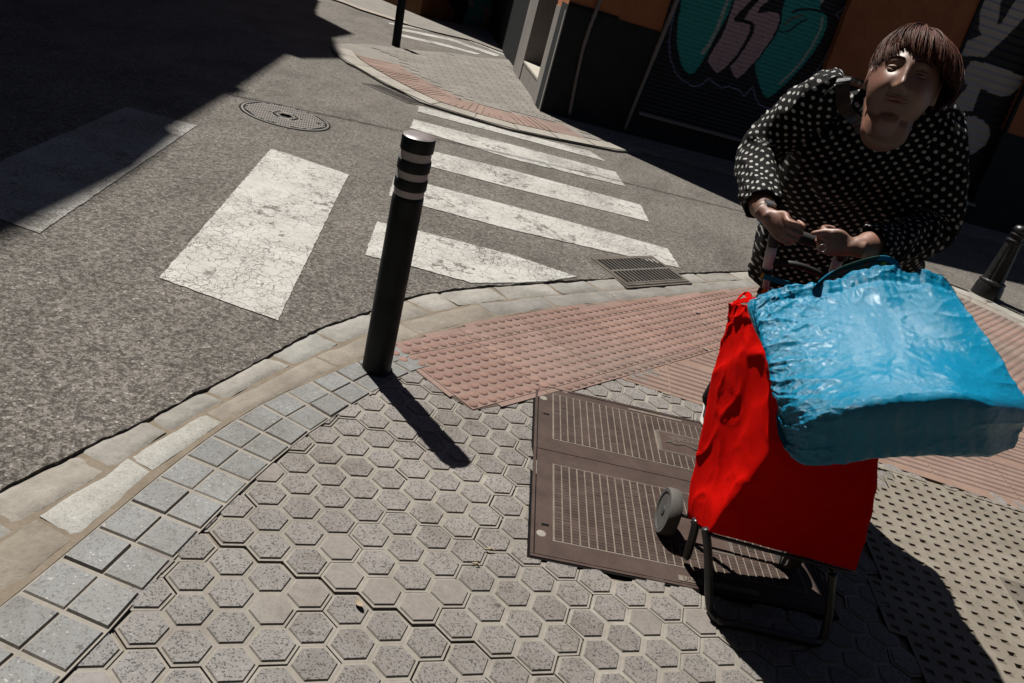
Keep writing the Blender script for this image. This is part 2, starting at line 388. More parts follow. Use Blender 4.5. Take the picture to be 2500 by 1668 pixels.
# ------------- cover frame axes
cov_o=np.array(gp(1308,938,0)[:2]); ce1=np.array([.986,.165]); ce1/=np.linalg.norm(ce1); ce2=np.array([.085,-.996]); ce2/=np.linalg.norm(ce2)
CW,CH=.97,1.055
cover_poly=[tuple(cov_o),tuple(cov_o+ce1*CW),tuple(cov_o+ce1*CW+ce2*CH),tuple(cov_o+ce2*CH)]
# ------------- regions of the tactile paving
dP=[g2([p])[0] for p in [(968,838),(1154,1002),(1303,975)]]
inner_l=[g2([p])[0] for p in [(1394,956),(1513,924),(1644,890),(1753,855)]]
rib_poly=[g2([(1513,924)])[0],(2.75,3.23),(3.6,3.3),(3.35,4.25),(2.9,4.55),(1.75,4.6),g2([(1753,855)])[0]]
kin_part=[tuple(p) for p in KIN if p[1]>2.84 or p[0]>0]
i0=int(np.argmin([np.hypot(p[0]+.43,p[1]-2.89) for p in KIN])); i1=int(np.argmin([np.hypot(p[0]-4.9,p[1]-4.4) for p in KIN]))
dome_poly=[tuple(p) for p in KIN[i0:i1]]+[(3.6,3.3),(3.35,4.25),(2.9,4.55),(1.75,4.6)]+list(reversed(inner_l))+[tuple(cov_o+ce1*.13-ce2*.0),dP[2],dP[1]]
lat_poly=[(1.72,3.2),(2.75,3.22),(3.6,3.28),(3.5,1.0),(1.45,.8),(1.38,2.2),(1.40,2.75)]
# ------------- hexagonal tiles
LA=np.array([[0.0947642983285055, 0.04150524323761315], [-0.04240533119862483, 0.09577742482164564], [-0.6438104867264395, 2.1333508274070616]])
def hexpos(q,y): return LA[0]*(q*math.cos(math.pi/6))+LA[1]*(-y)+LA[2]
def slab(q,y):
    v=y-q/2; s=.75*q+.5*y
    if v>=6: r=1+int((v-6)//4)
    elif v>=2: r=0
    else: r=-1-int((1.5-v)//4)
    return (r,int(math.floor((s-1.25-(r%2)*0)/3)))
sw_poly=[tuple(p) for p in KIN]
near_poly=[tuple(p) for p in KIN]
m=MB(); srand={}
rot=math.atan2(LA[0][1],LA[0][0])
nbr=[(1,-.5),(0,-1),(-1,-.5),(-1,.5),(0,1),(1,.5)]
def dirw(dq,dy): 
    d=LA[0]*(dq*math.cos(math.pi/6))+LA[1]*(-dy); return d
AP=.051
down=dirw(0,1)/np.linalg.norm(dirw(0,1)); perp=dirw(-.5,.75); perp/=np.linalg.norm(perp)
for q in range(-16,40):
    for yi in range(-20,36):
        y=yi+(q%2)/2
        c=hexpos(q,y)
        if c[1]<.35 or c[1]>3.5 or c[0]<-.9 or c[0]>2.3: continue
        if not inpoly(c[0],c[1],near_poly): continue
        if inpoly(c[0],c[1],strip_out) and neardist(c[0],c[1],SRL)>.045: continue
        loc=c-cov_o; cu,cv_=loc@ce1,loc@ce2
        if .045<cu<CW-.045 and .045<cv_<CH-.045: continue
        if inpoly(c[0],c[1],dome_poly) and neardist(c[0],c[1],dome_poly+dome_poly[:1])>.045: continue
        if inpoly(c[0],c[1],rib_poly) and neardist(c[0],c[1],rib_poly+rib_poly[:1])>.045: continue
        if inpoly(c[0],c[1],lat_poly) and neardist(c[0],c[1],lat_poly+lat_poly[:1])>-.0: continue
        S=slab(q,y)
        if S not in srand:
            r=np.random.RandomState((S[0]*97+S[1]*31+500)&0xffff)
            srand[S]=(r.randn(2)*.0013,r.randn(3)*np.array([.0014,.004,.004]),.9+.2*r.rand(),r.rand())
        sh,tl,tn,plain=srand[S]
        v=y-q/2
        gap=np.zeros(2); sink=0
        if v>=6: gap=perp*(.010 if q<2 else .006 if q<6 else .003)
        cc=c+sh+gap
        def zt(p): return tl[0]+tl[1]*(p[0]-c[0])+tl[2]*(p[1]-c[1])
        # the cell of the slab
        hp=[];edges=[]
        for k in range(6):
            d=dirw(*nbr[k]); dn=d/np.linalg.norm(d); same=slab(q+nbr[k][0],y+nbr[k][1])==S
            edges.append((dn,np.linalg.norm(d)/2-(0 if same else .0013),same))
        def corners(shrink,lst=None):
            P=[]
            for k in range(6):
                n0,a0,_=edges[k-1]; n1,a1,_=edges[k]
                if shrink is not None: a0=a1=shrink
                P.append(cc+np.linalg.solve(np.stack([n0,n1]),[a0,a1]))
            return P
        base=corners(None); lo=corners(.0447); hi=corners(.0425)
        z0=-.0048
        dirt=.92+.14*noise.noise(Vector((c[0]*3,c[1]*3,1)))
        P=[(p[0],p[1],z0+zt(p)) for p in base]+[(p[0],p[1],z0+zt(p)+.0002) for p in lo]+[(p[0],p[1],zt(p)) for p in hi]
        m.add(P,[(i,(i+1)%6,6+(i+1)%6,6+i) for i in range(6)],1,(dirt,dirt,dirt))
        m.add(P,[(6+i,6+(i+1)%6,12+(i+1)%6,12+i) for i in range(6)],1,(dirt,dirt,dirt))
        tt=tn*(.94+.12*rng.rand()); bl=max(0,min(1,(1.9-c[1])*1.2))*max(0,min(1,(.1-c[0])*1.5))
        smoothhex=(rng.rand()<.025)or((q,y) in ((2,6),(3,6.5),(4,7)))
        col=(tt*(1.02-.02*bl),tt*(1+.02*bl),tt*(1+.07*bl))
        m.add(P,[tuple(range(12,18))],2 if smoothhex else 0,col)
        sk=[(p[0],p[1],-.03) for p in base]; o=len(m.v)
        for k in range(6):
            # edge k spans corners k and k+1 : its normal is edges[k]
            if not edges[k][2]:
                a,b=P[k],P[(k+1)%6]; m.add([a,b,(b[0],b[1],-.03),(a[0],a[1],-.03)],[(0,3,2,1)],1,(dirt*.8,)*3)
hexplain=m_speckle('hex_tile_plain',(.30,.28,.26),(.25,.23,.21),(.35,.33,.305),260,.2)
hx=m.build('hexagon_paving',[MA['hextop'],MA['groove'],hexplain]); tag(hx,kind='structure')
# ------------- blister tiles
m=MB(); bt=np.array([.60,.80]); bt/=np.linalg.norm(bt); bn=np.array([bt[1],-bt[0]])
org=np.array(dP[1])
m.prism(dome_poly,-.02,.0005,1,(.45,.4,.38))
def clip(poly,a,n):           # keep side where (p-a).n<=0
    out=[];N=len(poly)
    for i in range(N):
        p,q=np.array(poly[i]),np.array(poly[(i+1)%N]); dp=(p-a)@n; dq=(q-a)@n
        if dp<=0: out.append(tuple(p))
        if dp*dq<0: out.append(tuple(p+(q-p)*dp/(dp-dq)))
    return out
TS=.40
shade={}
for i in range(-3,22):
    for j in range(-14,14):
        q=[org+bt*(i*TS+.0015)+bn*(j*TS+.0015),org+bt*((i+1)*TS-.0015)+bn*(j*TS+.0015),org+bt*((i+1)*TS-.0015)+bn*((j+1)*TS-.0015),org+bt*(i*TS+.0015)+bn*((j+1)*TS-.0015)]
        ins=inpoly([p[0] for p in q],[p[1] for p in q],dome_poly)
        tn=.93+.14*rng.rand(); r2=1.0
        if q[0][0]>1.3: r2=.0
        col=(tn,tn*(1 if r2 else 1.08),tn*(1 if r2 else 1.1)); shade[(i,j)]=col
        c=sum(q)/4
        if not (ins.any() or inpoly(c[0],c[1],dome_poly)): continue
        if ins.all(): m.prism([tuple(p) for p in q][::-1],-.01,.003,0,col)
        else:
            # subdivide into 8x8 and keep those inside
            K=16
            for a in range(K):
                for b in range(K):
                    u0,u1,v0,v1=a/K,(a+1)/K,b/K,(b+1)/K
                    f=lambda u,v:q[0]+(q[1]-q[0])*u+(q[3]-q[0])*v
                    qq=[f(u0,v0),f(u1,v0),f(u1,v1),f(u0,v1)]
                    cc=sum(qq)/4
                    if inpoly(cc[0],cc[1],dome_poly): m.add([(p[0],p[1],.003) for p in qq],[(0,3,2,1)],0,col)
sp=.05
NN=0
for a in range(-20,190):
    for b in range(-110,110):
        p=org+bt*((a+.5)*sp)+bn*((b+.5)*sp)
        if not (-1<p[0]<5 and 2<p[1]<7.2): continue
        if not inpoly(p[0],p[1],dome_poly): continue
        if neardist(p[0],p[1],dome_poly+dome_poly[:1])<.019: continue
        far=p[1]>5
        seg=8 if far else 14; R0=.0192
        wear=max(0,.5+.5*noise.noise(Vector((p[0]*2.5,p[1]*2.5,2))))
        hh=.0055*(.75+.4*wear)
        col0=shade.get((int(math.floor(a/8)),int(math.floor(b/8))),(1,1,1))
        w_=1.0+.10*noise.noise(Vector((p[0]*3,p[1]*3,7)))+.05*rng.randn()
        dirt=max(0,noise.noise(Vector((p[0]*1.3,p[1]*1.3,9))))
        col=(col0[0]*w_*(1.04-.2*dirt),col0[1]*w_*(.93+.12*dirt),col0[2]*w_*(.90+.2*dirt))
        P=[(p[0]+r*math.cos(2*math.pi*k/seg),p[1]+r*math.sin(2*math.pi*k/seg),.003+z) for r,z in ((R0,0),(R0*.84,hh*.85),(R0*.6,hh)) for k in range(seg)]
        fs=[(l*seg+k,l*seg+(k+1)%seg,(l+1)*seg+(k+1)%seg,(l+1)*seg+k) for l in range(2) for k in range(seg)]+[tuple(2*seg+k for k in range(seg))]
        m.add(P,fs,0,col); NN+=1
tag(autosmooth(m.build('blister_paving',[MA['dome'],MA['sand']]),60),kind='structure')
# ------------- ribbed tiles
m=MB(); m.prism(rib_poly,-.02,.0012,0,(1.05,1.0,.95))
r0=np.array(rib_poly[0]); rt=np.array([1.,.012]); rn=np.array([-.012,1.])
prof=[0,.006,.012,.024,.030]                       # one rib
for k in range(60):
    for j in range(-4,14):
        # a 0.4 m tile piece of rib k
        x0,x1=j*.4+.23+.004,j*.4+.4+.23-.004; y0=k*.046+.012
        if k%9==8: continue
        y0+= .004*(k//9)
        npc=10
        for a in range(npc):
            u0=x0+(x1-x0)*a/npc; u1=x0+(x1-x0)*(a+1)/npc
            c=r0+rt*((u0+u1)/2)+rn*(y0+.01)
            if not inpoly(c[0],c[1],rib_poly) or neardist(c[0],c[1],rib_poly+rib_poly[:1])<.014: continue
            q=lambda u,v,z:(*(r0+rt*u+rn*v),z)
            P=[q(u0,y0,.001),q(u1,y0,.001),q(u1,y0+.007,.0062),q(u0,y0+.007,.0062),q(u1,y0+.022,.0062),q(u0,y0+.022,.0062),q(u1,y0+.029,.001),q(u0,y0+.029,.001)]
            f=[(0,1,2,3),(3,2,4,5),(5,4,6,7)]
            if a==0: f.append((0,3,5,7))
            if a==npc-1: f.append((1,6,4,2))
            tn=1+.06*math.sin(j*7+k//9*3)
            m.add(P,f,0,(tn,tn,tn))
tag(m.build('ribbed_paving',[MA['rib']]),kind='structure')
# ------------- lattice tiles with square pits
m=MB()
cw,ch,pit=.057,.052,.027
lx0,ly0=1.3,.75
for r in range(70):
    yb=ly0+r*ch
    for k in range(46):
        xb=lx0+k*cw+(0)
        cx,cy=xb+cw/2,yb+ch/2
        if not inpoly(cx,cy,lat_poly): continue
        tn=.95+.1*noise.noise(Vector((cx*3,cy*3,4)))
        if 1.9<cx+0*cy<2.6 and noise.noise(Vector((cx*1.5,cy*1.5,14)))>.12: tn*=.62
        h=.0035; a,b=pit/2,pit/2*.8
        P=[(xb,yb,h),(xb+cw,yb,h),(xb+cw,yb+ch,h),(xb,yb+ch,h),(cx-a,cy-b,h),(cx+a,cy-b,h),(cx+a,cy+b,h),(cx-a,cy+b,h)]
        dz=.007 if rng.rand()>.12 else .011
        P+=[(cx-a*.8,cy-b*.8,h-dz),(cx+a*.8,cy-b*.8,h-dz),(cx+a*.8,cy+b*.8,h-dz),(cx-a*.8,cy+b*.8,h-dz)]
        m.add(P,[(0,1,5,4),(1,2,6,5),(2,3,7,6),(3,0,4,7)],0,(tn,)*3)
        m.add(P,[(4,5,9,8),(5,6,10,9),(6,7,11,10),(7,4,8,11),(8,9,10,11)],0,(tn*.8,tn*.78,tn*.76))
# the narrow border course beside the ribbed tiles
m.add([(1.55,3.195,.004),(3.6,3.225,.004),(3.6,3.24,.004),(1.55,3.21,.004)],[(0,1,2,3)],0,(.9,.88,.86))
tag(m.build('lattice_paving',[MA['lattice']]),kind='structure')
# ---------------------------------------------------------------- painted crossings
m=MB()
zP=ZR+.004
def rough(poly,a=.0045):
    P=resample([np.array(p) for p in poly]+[np.array(poly[0])],.018)[:-1]
    return [tuple(p+a*np.array([noise.noise(Vector((p[0]*40,p[1]*40,1)))+.8*noise.noise(Vector((p[0]*14,p[1]*14,5))),noise.noise(Vector((p[0]*40,p[1]*40,9)))+.8*noise.noise(Vector((p[0]*14,p[1]*14,15)))])) for p in P]
def quad_sheet(m,q,z=zP,mi=0):
    m.prism(rough(q),z-.0035,z,mi); return
def quad_sheet_old(m,q,z=zP,mi=0):
    q=[np.array(p) for p in q]; a=(q[1][0]-q[0][0])*(q[2][1]-q[0][1])-(q[1][1]-q[0][1])*(q[2][0]-q[0][0])
    if a<0: q=q[::-1]
    m.add([(p[0],p[1],z) for p in q],[tuple(range(len(q)))],mi)
quad_sheet(m,g2([(662,362),(851,426),(678,782),(389,678)],zP))
a=[np.array(p) for p in g2([(662,362),(851,426),(678,782),(389,678)],zP)]
sh=[ (a[0]-a[1])*2.0+a[1]*0 , (a[3]-a[2])*2.0]
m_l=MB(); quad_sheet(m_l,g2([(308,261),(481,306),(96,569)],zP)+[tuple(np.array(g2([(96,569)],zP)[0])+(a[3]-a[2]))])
E1=np.array(g2([(308,261)],zP)[0]); 
for k in (): # further bars out into the shaded road
    d=(a[0]-a[1])*1.95*k; q=[np.array(g2([p],zP)[0])+d for p in [(308,261),(481,306),(96,569)]]; q.append(q[2]+(a[3]-a[2])); quad_sheet(m,q)
# crossing to the far pavement
far=[[(1022.6,258),(1250,322),(1440,369),(1479,394),(1250,333),(1019.8,272.6)],
 [(1009.7,291.3),(1250,353),(1503,420),(1526.6,455),(1250,388),(1001,312)],
 [(984,352),(1250,415),(1564,500),(1585,541.6),(1250,458.6),(973,386)],
 [(963,428),(1042.6,449.5),(1250,503),(1630,606.5),(1660,654),(1250,561),(1032,503),(949,478)],
 [(920,540),(1024,564),(1250,622),(1410,675.6),(1330,687),(1250,690),(1150,690),(1010.7,651.7),(891,622)]]
for q in far: m.prism(rough(g2(q,zP),.006),ZR+.0005,zP,0)
# faded bars of the crossing in the side street
for q in [[(690,190),(1300,300),(1740,480),(1725,490),(1300,318),(700,205)],[(760,235),(1200,320),(1640,470),(1600,480),(1200,342),(750,252)],[(800,290),(1150,370),(1480,460),(1430,462),(1150,392),(790,308)]]:
    m.prism(zc(q,zP),ZR+.0005,zP,0)
tag(m.build('crossing_paint',MA['paint'],tint=False),kind='structure'); tag(m_l.build('crossing_paint',MA['paintworn_shade'],tint=False),kind='structure')
# ---------------------------------------------------------------- far pavement island
FZ=.03
isl=zc([(200,390),(215,425),(260,470),(340,530),(440,580),(555,650),(670,715),(800,775),(960,865),(1230,950),(1700,1090),(2050,1165)],FZ)
isl+= z2([(300,655),(480,690),(600,700)],FZ)
al=.30; FD=np.array([math.cos(al),math.sin(al),0]); FN=np.array([math.sin(al),-math.cos(al),0]); FC=np.array([-.46,9.17,.08])
last=np.array(isl[-1])
isl+=[tuple(last+FD[:2]*9)]
back=[tuple((FC+FD*12)[:2]),tuple(FC[:2]+np.array([.3,.2])),tuple((np.array([-1.0,11.9])))]
bk=zc([(1750,510),(1500,495),(1200,450),(900,425),(560,380),(350,372),(250,372)],FZ)
island=isl+back+bk
m=MB(); m.prism(island,-.02,FZ,0)
# kerb and red band following the edge
ic=Curve(smoothpl(resample(isl[:-1],.1),6))
def bandq(q,z,mi,col):
    m.add([(x[0],x[1],z) for x in q],[(0,1,2,3)],mi,col); m.add([(q[0][0],q[0][1],z),(q[1][0],q[1][1],z),(q[1][0],q[1][1],FZ-.08),(q[0][0],q[0][1],FZ-.08)],[(0,1,2,3)],mi,col)
def band(w0,w1,z,mi,t0,t1,st=.1,gapn=0,col=(1,1,1)):
    t=t0
    while t<t1:
        p0,p1=ic.at(t),ic.at(t+st*.97); n0=ic.tan(t);n1=ic.tan(t+st); n0=np.array([-n0[1],n0[0]]);n1=np.array([-n1[1],n1[0]])
        q=[p0+n0*w0,p1+n1*w0,p1+n1*w1,p0+n0*w1]; c=(.93+.14*rng.rand()); bandq(q,z,mi,sc(col,c)); t+=st
band(.0,.22,FZ+.006,2,0,ic.L,.42)
# red band as ridged tiles
tR=ic.near(np.array(z2([(260,640)],FZ)[0]))
t=.25
while t<tR:
    p0=ic.at(t); n0=ic.tan(t); u=n0; n0=np.array([-n0[1],n0[0]])
    w1=.62 if p0[0]<-1.2 else .72
    q=[p0+n0*.24,p0+u*.052+n0*.24,p0+u*.052+n0*w1,p0+n0*w1]; m.prism([tuple(x) for x in q],FZ+.001,FZ+.008+.0015*rng.rand(),1,sc((1,1,1),.95+.1*rng.rand())); t+=.075
band(.235,.735,FZ+.003,1,.2,tR,.4,col=(.88,.9,.92))
# small grey tile lines on the rest
for k in range(60):
    s0=np.array([-2.6,8.2])+np.array([.105*k,.03*k])
m2=MB()
for i in range(-40,80):
    for j in range(-40,34):
        o=FC[:2]+FD[:2]*(i*.2+(.1 if j%2 else 0))-FN[:2]*(-.02-0*j)+FN[:2]*(j*.1)
        q=[o+FD[:2]*.006+FN[:2]*.004,o+FD[:2]*.194+FN[:2]*.004,o+FD[:2]*.194+FN[:2]*.096,o+FD[:2]*.006+FN[:2]*.096]
        if not inpoly([x[0] for x in q],[x[1] for x in q],island).all(): continue
        c=sum(q)/4
        if abs(c[0])>5: continue
        d=np.min(np.hypot(ic.p[:,0]-c[0],ic.p[:,1]-c[1])); 
        lim=.80 if c[0]<np.array(z2([(260,640)],FZ)[0])[0]+.1 else .27
        if d<lim: continue
        t_=.92+.16*rng.rand(); m2.prism([tuple(x) for x in q],FZ-.01,FZ+.005,0,(t_,t_,t_))
tag(m.build('far_pavement',[MA['walk'],MA['walkred'],MA['farkerb']]),kind='structure')
tag(m2.build('far_pavement_tiles',[MA['walk']]),kind='structure')
# pavement of the side street, in front of the painted wall
edge=zc([(300,20),(450,80),(860,210),(1110,275),(1390,340),(1770,480)],FZ)
m=MB(); m.prism(edge+[(1.,17.5),(-1.,19.5),(-3.,15.6),(-5.,16.),(-9,14.)],-.02,FZ,0)
m.prism([(-9,13.6)]+edge[:3]+[tuple(np.array(p)+np.array([-.12,.25])) for p in reversed(edge[:3])]+[(-9,13.9)],FZ-.01,FZ+.004,1,(1.05,1,1))
tag(m.build('side_street_pavement',[MA['walk'],MA['farkerb']]),kind='structure')
# ---------------------------------------------------------------- metal covers
# telecom cover of two lids
root=empty('utility_cover',(*cov_o,0),'brown cast iron telecom cover of two patterned lids set in the hexagon paving','utility cover')
TH=.0022
def cpt(u,v): return cov_o+ce1*u+ce2*v
def cpoly(u0,u1,v0,v1): return [tuple(cpt(u0,v0)),tuple(cpt(u0,v1)),tuple(cpt(u1,v1)),tuple(cpt(u1,v0))]
m=MB(); m.prism(cpoly(-.008,CW+.008,-.008,CH+.008),-.03,.0008,1)
m.prism(cpoly(0,CW,0,.01),-.02,TH+.001,0);m.prism(cpoly(0,CW,CH-.01,CH),-.02,TH+.001,0);m.prism(cpoly(0,.01,.012,CH-.012),-.02,TH+.001,0);m.prism(cpoly(CW-.01,CW,.012,CH-.012),-.02,TH+.001,0)
m.build('frame',[MA['iron'],MA['black']],root)
vm=.475
lids=[(.014,vm-.002,.055,.39,(.50,.79,.155,.30)),(vm+.002,CH-.014,.56,.965,(.43,.67,.70,.86))]
for li,(v0,v1,pa,pb,lg) in enumerate(lids):
    lid=MB()
    if li==0: u0_,u1_=.075,.90
    else: u0_,u1_=.075,.90
    lid.prism(cpoly(.014,CW-.014,v0,v1),-.02,TH,0)
    lid.prism(cpoly(u0_-.006,u1_+.003,pa-.005,pb+.005),TH-.001,TH+.0006,1)
    nu=int(round((u1_-u0_)/.0275)); nv=int(round((pb-pa)/.0145))
    for i in range(nu):
        for j in range(nv):
            a0=u0_+(u1_-u0_)*i/nu; a1=u0_+(u1_-u0_)*(i+1)/nu-.0052; b0=pa+(pb-pa)*j/nv; b1=pa+(pb-pa)*(j+1)/nv-(.0010 if li==0 else .0014)
            cu,cv_=(a0+a1)/2,(b0+b1)/2
            if lg[0]-.012<cu<lg[1]+.012 and lg[2]-.004<cv_<lg[3]+.004: continue
            dz=.0018 if li==0 else .0016
            if rng.rand()<(.02 if li==0 else .05): dz=.0009
            t_=.85+.3*rng.rand(); lid.prism(cpoly(a0,a1,b0,b1),TH,TH+.0006+dz,0,(t_,t_,t_))
    # plate for the emblem
    lid.prism(cpoly(lg[0]-.006,lg[1]+.006,lg[2]-.003,lg[3]+.003),TH,TH+.0028,2)
    lid.prism(cpoly(lg[0]+.004,lg[1]-.004,lg[2]+.005,lg[3]-.005),TH+.0005,TH+.0029,0,(1.15,1.12,1.1))
    lo=lid.build('lid',[MA['iron'],MA['dust'],m_mott('worn_iron',(.13,.11,.095),(.20,.17,.145),14,.6,.0006,200)] if li==0 else [MA['iron'],MA['dust'],bpy.data.materials['worn_iron']],root)
    bs=MB()
    for (uu,vv_) in ([(.033,.105)] if li==0 else [(.033,.945)]):
        p=cpt(uu,vv_); bs.lathe((*p,TH-.001),(0,0,1),[(.015,0),(.015,.0015),(.013,.0022)],20)
    bo=bs.build('bolt',[m_mott('worn_steel' if li==0 else 'worn_steel_',(.30,.27,.23),(.42,.39,.34),30,.5,.0005,200)],lo)
    hs=MB()
    for (uu,vv_) in ([(.045,.225)] if li==0 else [(.045,.90)]): hs.prism(cpoly(uu-.012,uu+.012,vv_-.006,vv_+.006),TH,TH+.0002)
    hs.build('key_slot',[MA['black']],lo)
# raised emblem: worm shape and lettering, read from the far side
lw=MB()
def cur(pts,r): lw.tube([(*cpt(u,v),TH+.003) for u,v in pts],r,10)
def textmesh(name,body,size,origin,xa,ya,za,ext,mats,parent,align='LEFT'):
    cu=bpy.data.curves.new(name,'FONT'); cu.body=body; cu.size=size; cu.extrude=ext; cu.align_x=align; cu.resolution_u=3; cu.offset=size*.012
    ob=bpy.data.objects.new(name,cu); SC.collection.objects.link(ob)
    bpy.context.view_layer.update()
    me=bpy.data.meshes.new_from_object(ob.evaluated_get(bpy.context.evaluated_depsgraph_get()))
    bpy.data.objects.remove(ob); M=Matrix(((xa[0],ya[0],za[0],origin[0]),(xa[1],ya[1],za[1],origin[1]),(xa[2],ya[2],za[2],origin[2]),(0,0,0,1)))
    me.transform(M); me.materials.clear()
    for q in (mats if isinstance(mats,list) else [mats]): me.materials.append(q)
    ca=me.color_attributes.new('tint','FLOAT_COLOR','CORNER'); ca.data.foreach_set('color',[1.]*4*len(ca.data))
    o=bpy.data.objects.new(name,me); SC.collection.objects.link(o)
    if parent: adopt(o,parent)
    return o
tx=np.array([*(-ce1),0]);ty=np.array([*ce2,0])
worn=bpy.data.materials['worn_iron']
textmesh('lettering','Supercable',.046,(*cpt(.735,.182),TH+.0030),tx,ty,(0,0,1),.0009,worn,root)
cur([(.525,.235),(.545,.228),(.56,.240),(.575,.236),(.60,.225),(.625,.232),(.645,.245),(.665,.240),(.69,.238),(.72,.245),(.75,.235),(.77,.215)],[.004,.006,.004,.004,.004,.004,.006,.007,.010,.012,.009,.003])
for u,v in ((.548,.228),(.655,.238),(.74,.222)):
    lw.tube([(*(cpt(u,v)+.011*np.array([math.cos(a),math.sin(a)])),TH+.0035) for a in np.linspace(0,6.2832,17)],.0022,6,caps=False)
lw.build('emblem',[worn],root,smooth=True)
# caps plate with letters at the near edge and small one at the far edge
for q in ((.46,.72,CH-.045,CH-.022),(.39,.62,.027,.040)):
    m=MB(); m.prism(cpoly(*q),TH,TH+.0022,0); m.build('letter_plate',[MA['dust']],root)
textmesh('lettering','UNE  EN',.024,(*cpt(.475,CH-.0255),TH+.0026),-tx,-ty,(0,0,1),.0006,MA['iron'],root)
# ---- storm drains
def drain(name,C,a,b,L,Wd,nb,label,dirs='short',z=ZR,panels=2):
    r=empty(name,(*C,z),label,'drain grate','drain grates beside the kerb')
    C=np.array(C);a=np.array(a)/np.linalg.norm(a);b=np.array(b)/np.linalg.norm(b)
    P=lambda u,v:tuple(C+a*u+b*v)
    R4=lambda u0,u1,v0,v1:[P(u0,v0),P(u1,v0),P(u1,v1),P(u0,v1)]
    m=MB(); m.prism(R4(-.03,L+.03,-.03,Wd+.03),z-.02,z+.0012,0,(.9,.88,.85)); m.prism(R4(0,L,0,Wd),z,z+.002,1)
    m.build('pit',[MA['grate'],MA['black']],r)
    f=MB(); fr=.012
    for q in (R4(-.012,L+.012,-.012,fr),R4(-.012,L+.012,Wd-fr,Wd+.012),R4(-.012,fr,fr,Wd-fr),R4(L-fr,L+.012,fr,Wd-fr)): f.prism(q,z,z+.006,0,(.8,.78,.75))
    f.build('frame',[MA['grate']],r)
    g=MB(); pw=(Wd-2*fr)/panels
    for p in range(panels):
        v0=fr+p*pw+.004; v1=fr+(p+1)*pw-.004
        g.prism(R4(fr,L-fr,v0-.004,v0+.006),z+.001,z+.0085,0); g.prism(R4(fr,L-fr,v1-.006,v1+.004),z+.001,z+.0085,0)
        for k in range(nb+1):
            u=fr+(L-2*fr)*k/nb; w_=(L-2*fr)/nb*.2
            g.prism(R4(max(fr,u-w_),min(L-fr,u+w_),v0+.006,v1-.006),z+.001,z+.008,0,(.6+.15*rng.rand(),)*3)
    g.build('grating',[MA['grate']],r)
    return r
q=g2([(1447,633),(1590,628),(1686,686),(1532,697)],ZR)
q=[np.array(x) for x in q]
drain('drain_grate',q[0],q[1]-q[0],q[3]-q[0],np.linalg.norm(q[1]-q[0]),np.linalg.norm(q[3]-q[0]),16,'slotted cast iron drain grate at the kerb beside the zebra crossing')
q=[np.array(x) for x in zc([(480,712),(640,735),(965,868),(860,880)],ZR)]
drain('drain_grate',q[0],q[3]-q[0],q[1]-q[0],np.linalg.norm(q[3]-q[0]),.20,16,'narrow drain grate along the kerb of the far pavement corner',panels=1)
# ---- manhole
mc=np.array([-2.007,5.80]); mr=.305
r=empty('manhole_cover',(*mc,ZR),'round cast iron manhole cover with studded pattern set in the road','manhole cover')
m=MB(); m.lathe((*mc,ZR-.02),(0,0,1),[(mr+.012,0),(mr+.012,.0225),(mr+.006,.0228)],64); m.build('frame',[MA['black']],r)
m=MB(); m.lathe((*mc,ZR-.02),(0,0,1),[(mr,0),(mr,.025),(mr-.014,.026),(mr-.016,.0225)],64,0,(.42,.4,.37))
for i in range(-10,11):
    for j in range(-11,12):
        x=i*.033+(.0165 if j%2 else 0); y=j*.027; rr=math.hypot(x,y)
        if rr>mr-.03: continue
        if .085<rr<.1: continue
        if rr<.085 and not (rr>.045): continue
        s=.013; a=.3; c,s_=math.cos(a),math.sin(a)
        pts=[(mc[0]+c*(x+dx)-s_*(y+dy),mc[1]+s_*(x+dx)+c*(y+dy)) for dx,dy in ((-s,-s*.62),(s,-s*.62),(s,s*.62),(-s,s*.62))]
        m.prism(pts,ZR+.002,ZR+.0062,0,(1.1,1.07,1.05))
m.lathe((*mc,ZR),(0,0,1),[(.1,.003),(.1,.0058),(.094,.0058),(.092,.003)],40,0,(1.1,1.1,1.1))
m.build('lid',[MA['mh']],r)
for a0,a1,b0,b1 in ((-.012,.022,-.05,-.022),(.2,.235,.06,.085)):
    m=MB(); m.prism([(mc[0]+a0,mc[1]+b0),(mc[0]+a1,mc[1]+b0),(mc[0]+a1,mc[1]+b1),(mc[0]+a0,mc[1]+b1)],ZR+.003,ZR+.0066); m.build('key_slot',[MA['black']],r)
# ---------------------------------------------------------------- bollards
def m_metalpaint(name,c,rough=.35,spec=.5,bd=.0006,dirt=.5):
    t=NT(name); n=t.noise(14,6,.7); col=t.ramp(n,[(.3,sc(c,.8)),(.7,sc(c,1.25))])
    col=t.mix(t.ramp(t.noise(55,5,.75),[(.58,0.),(.72,dirt)]),col,(.20,.18,.15))
    col=t.mix(1.,col,t.attr(),'MULTIPLY')
    return t.fin(col,t.ramp(t.noise(9,5,.6),[(.3,rough*.8),(.7,min(1,rough*1.5))]),t.bump(t.noise(30,6,.6),bd,.5),0,spec)
MA['bol']=m_metalpaint('bollard_paint',(.006,.013,.0155),.5,.22,dirt=.04)
MA['white']=m_metalpaint('white_band',(.80,.75,.73),.6,.3,dirt=.25)
MA['boltop']=m_metalpaint('bollard_top',(.19,.155,.15),.38,.6,dirt=.4)
MA['castb']=m_metalpaint('cast_bollard_paint',(.012,.013,.014),.35,.4,dirt=.08)
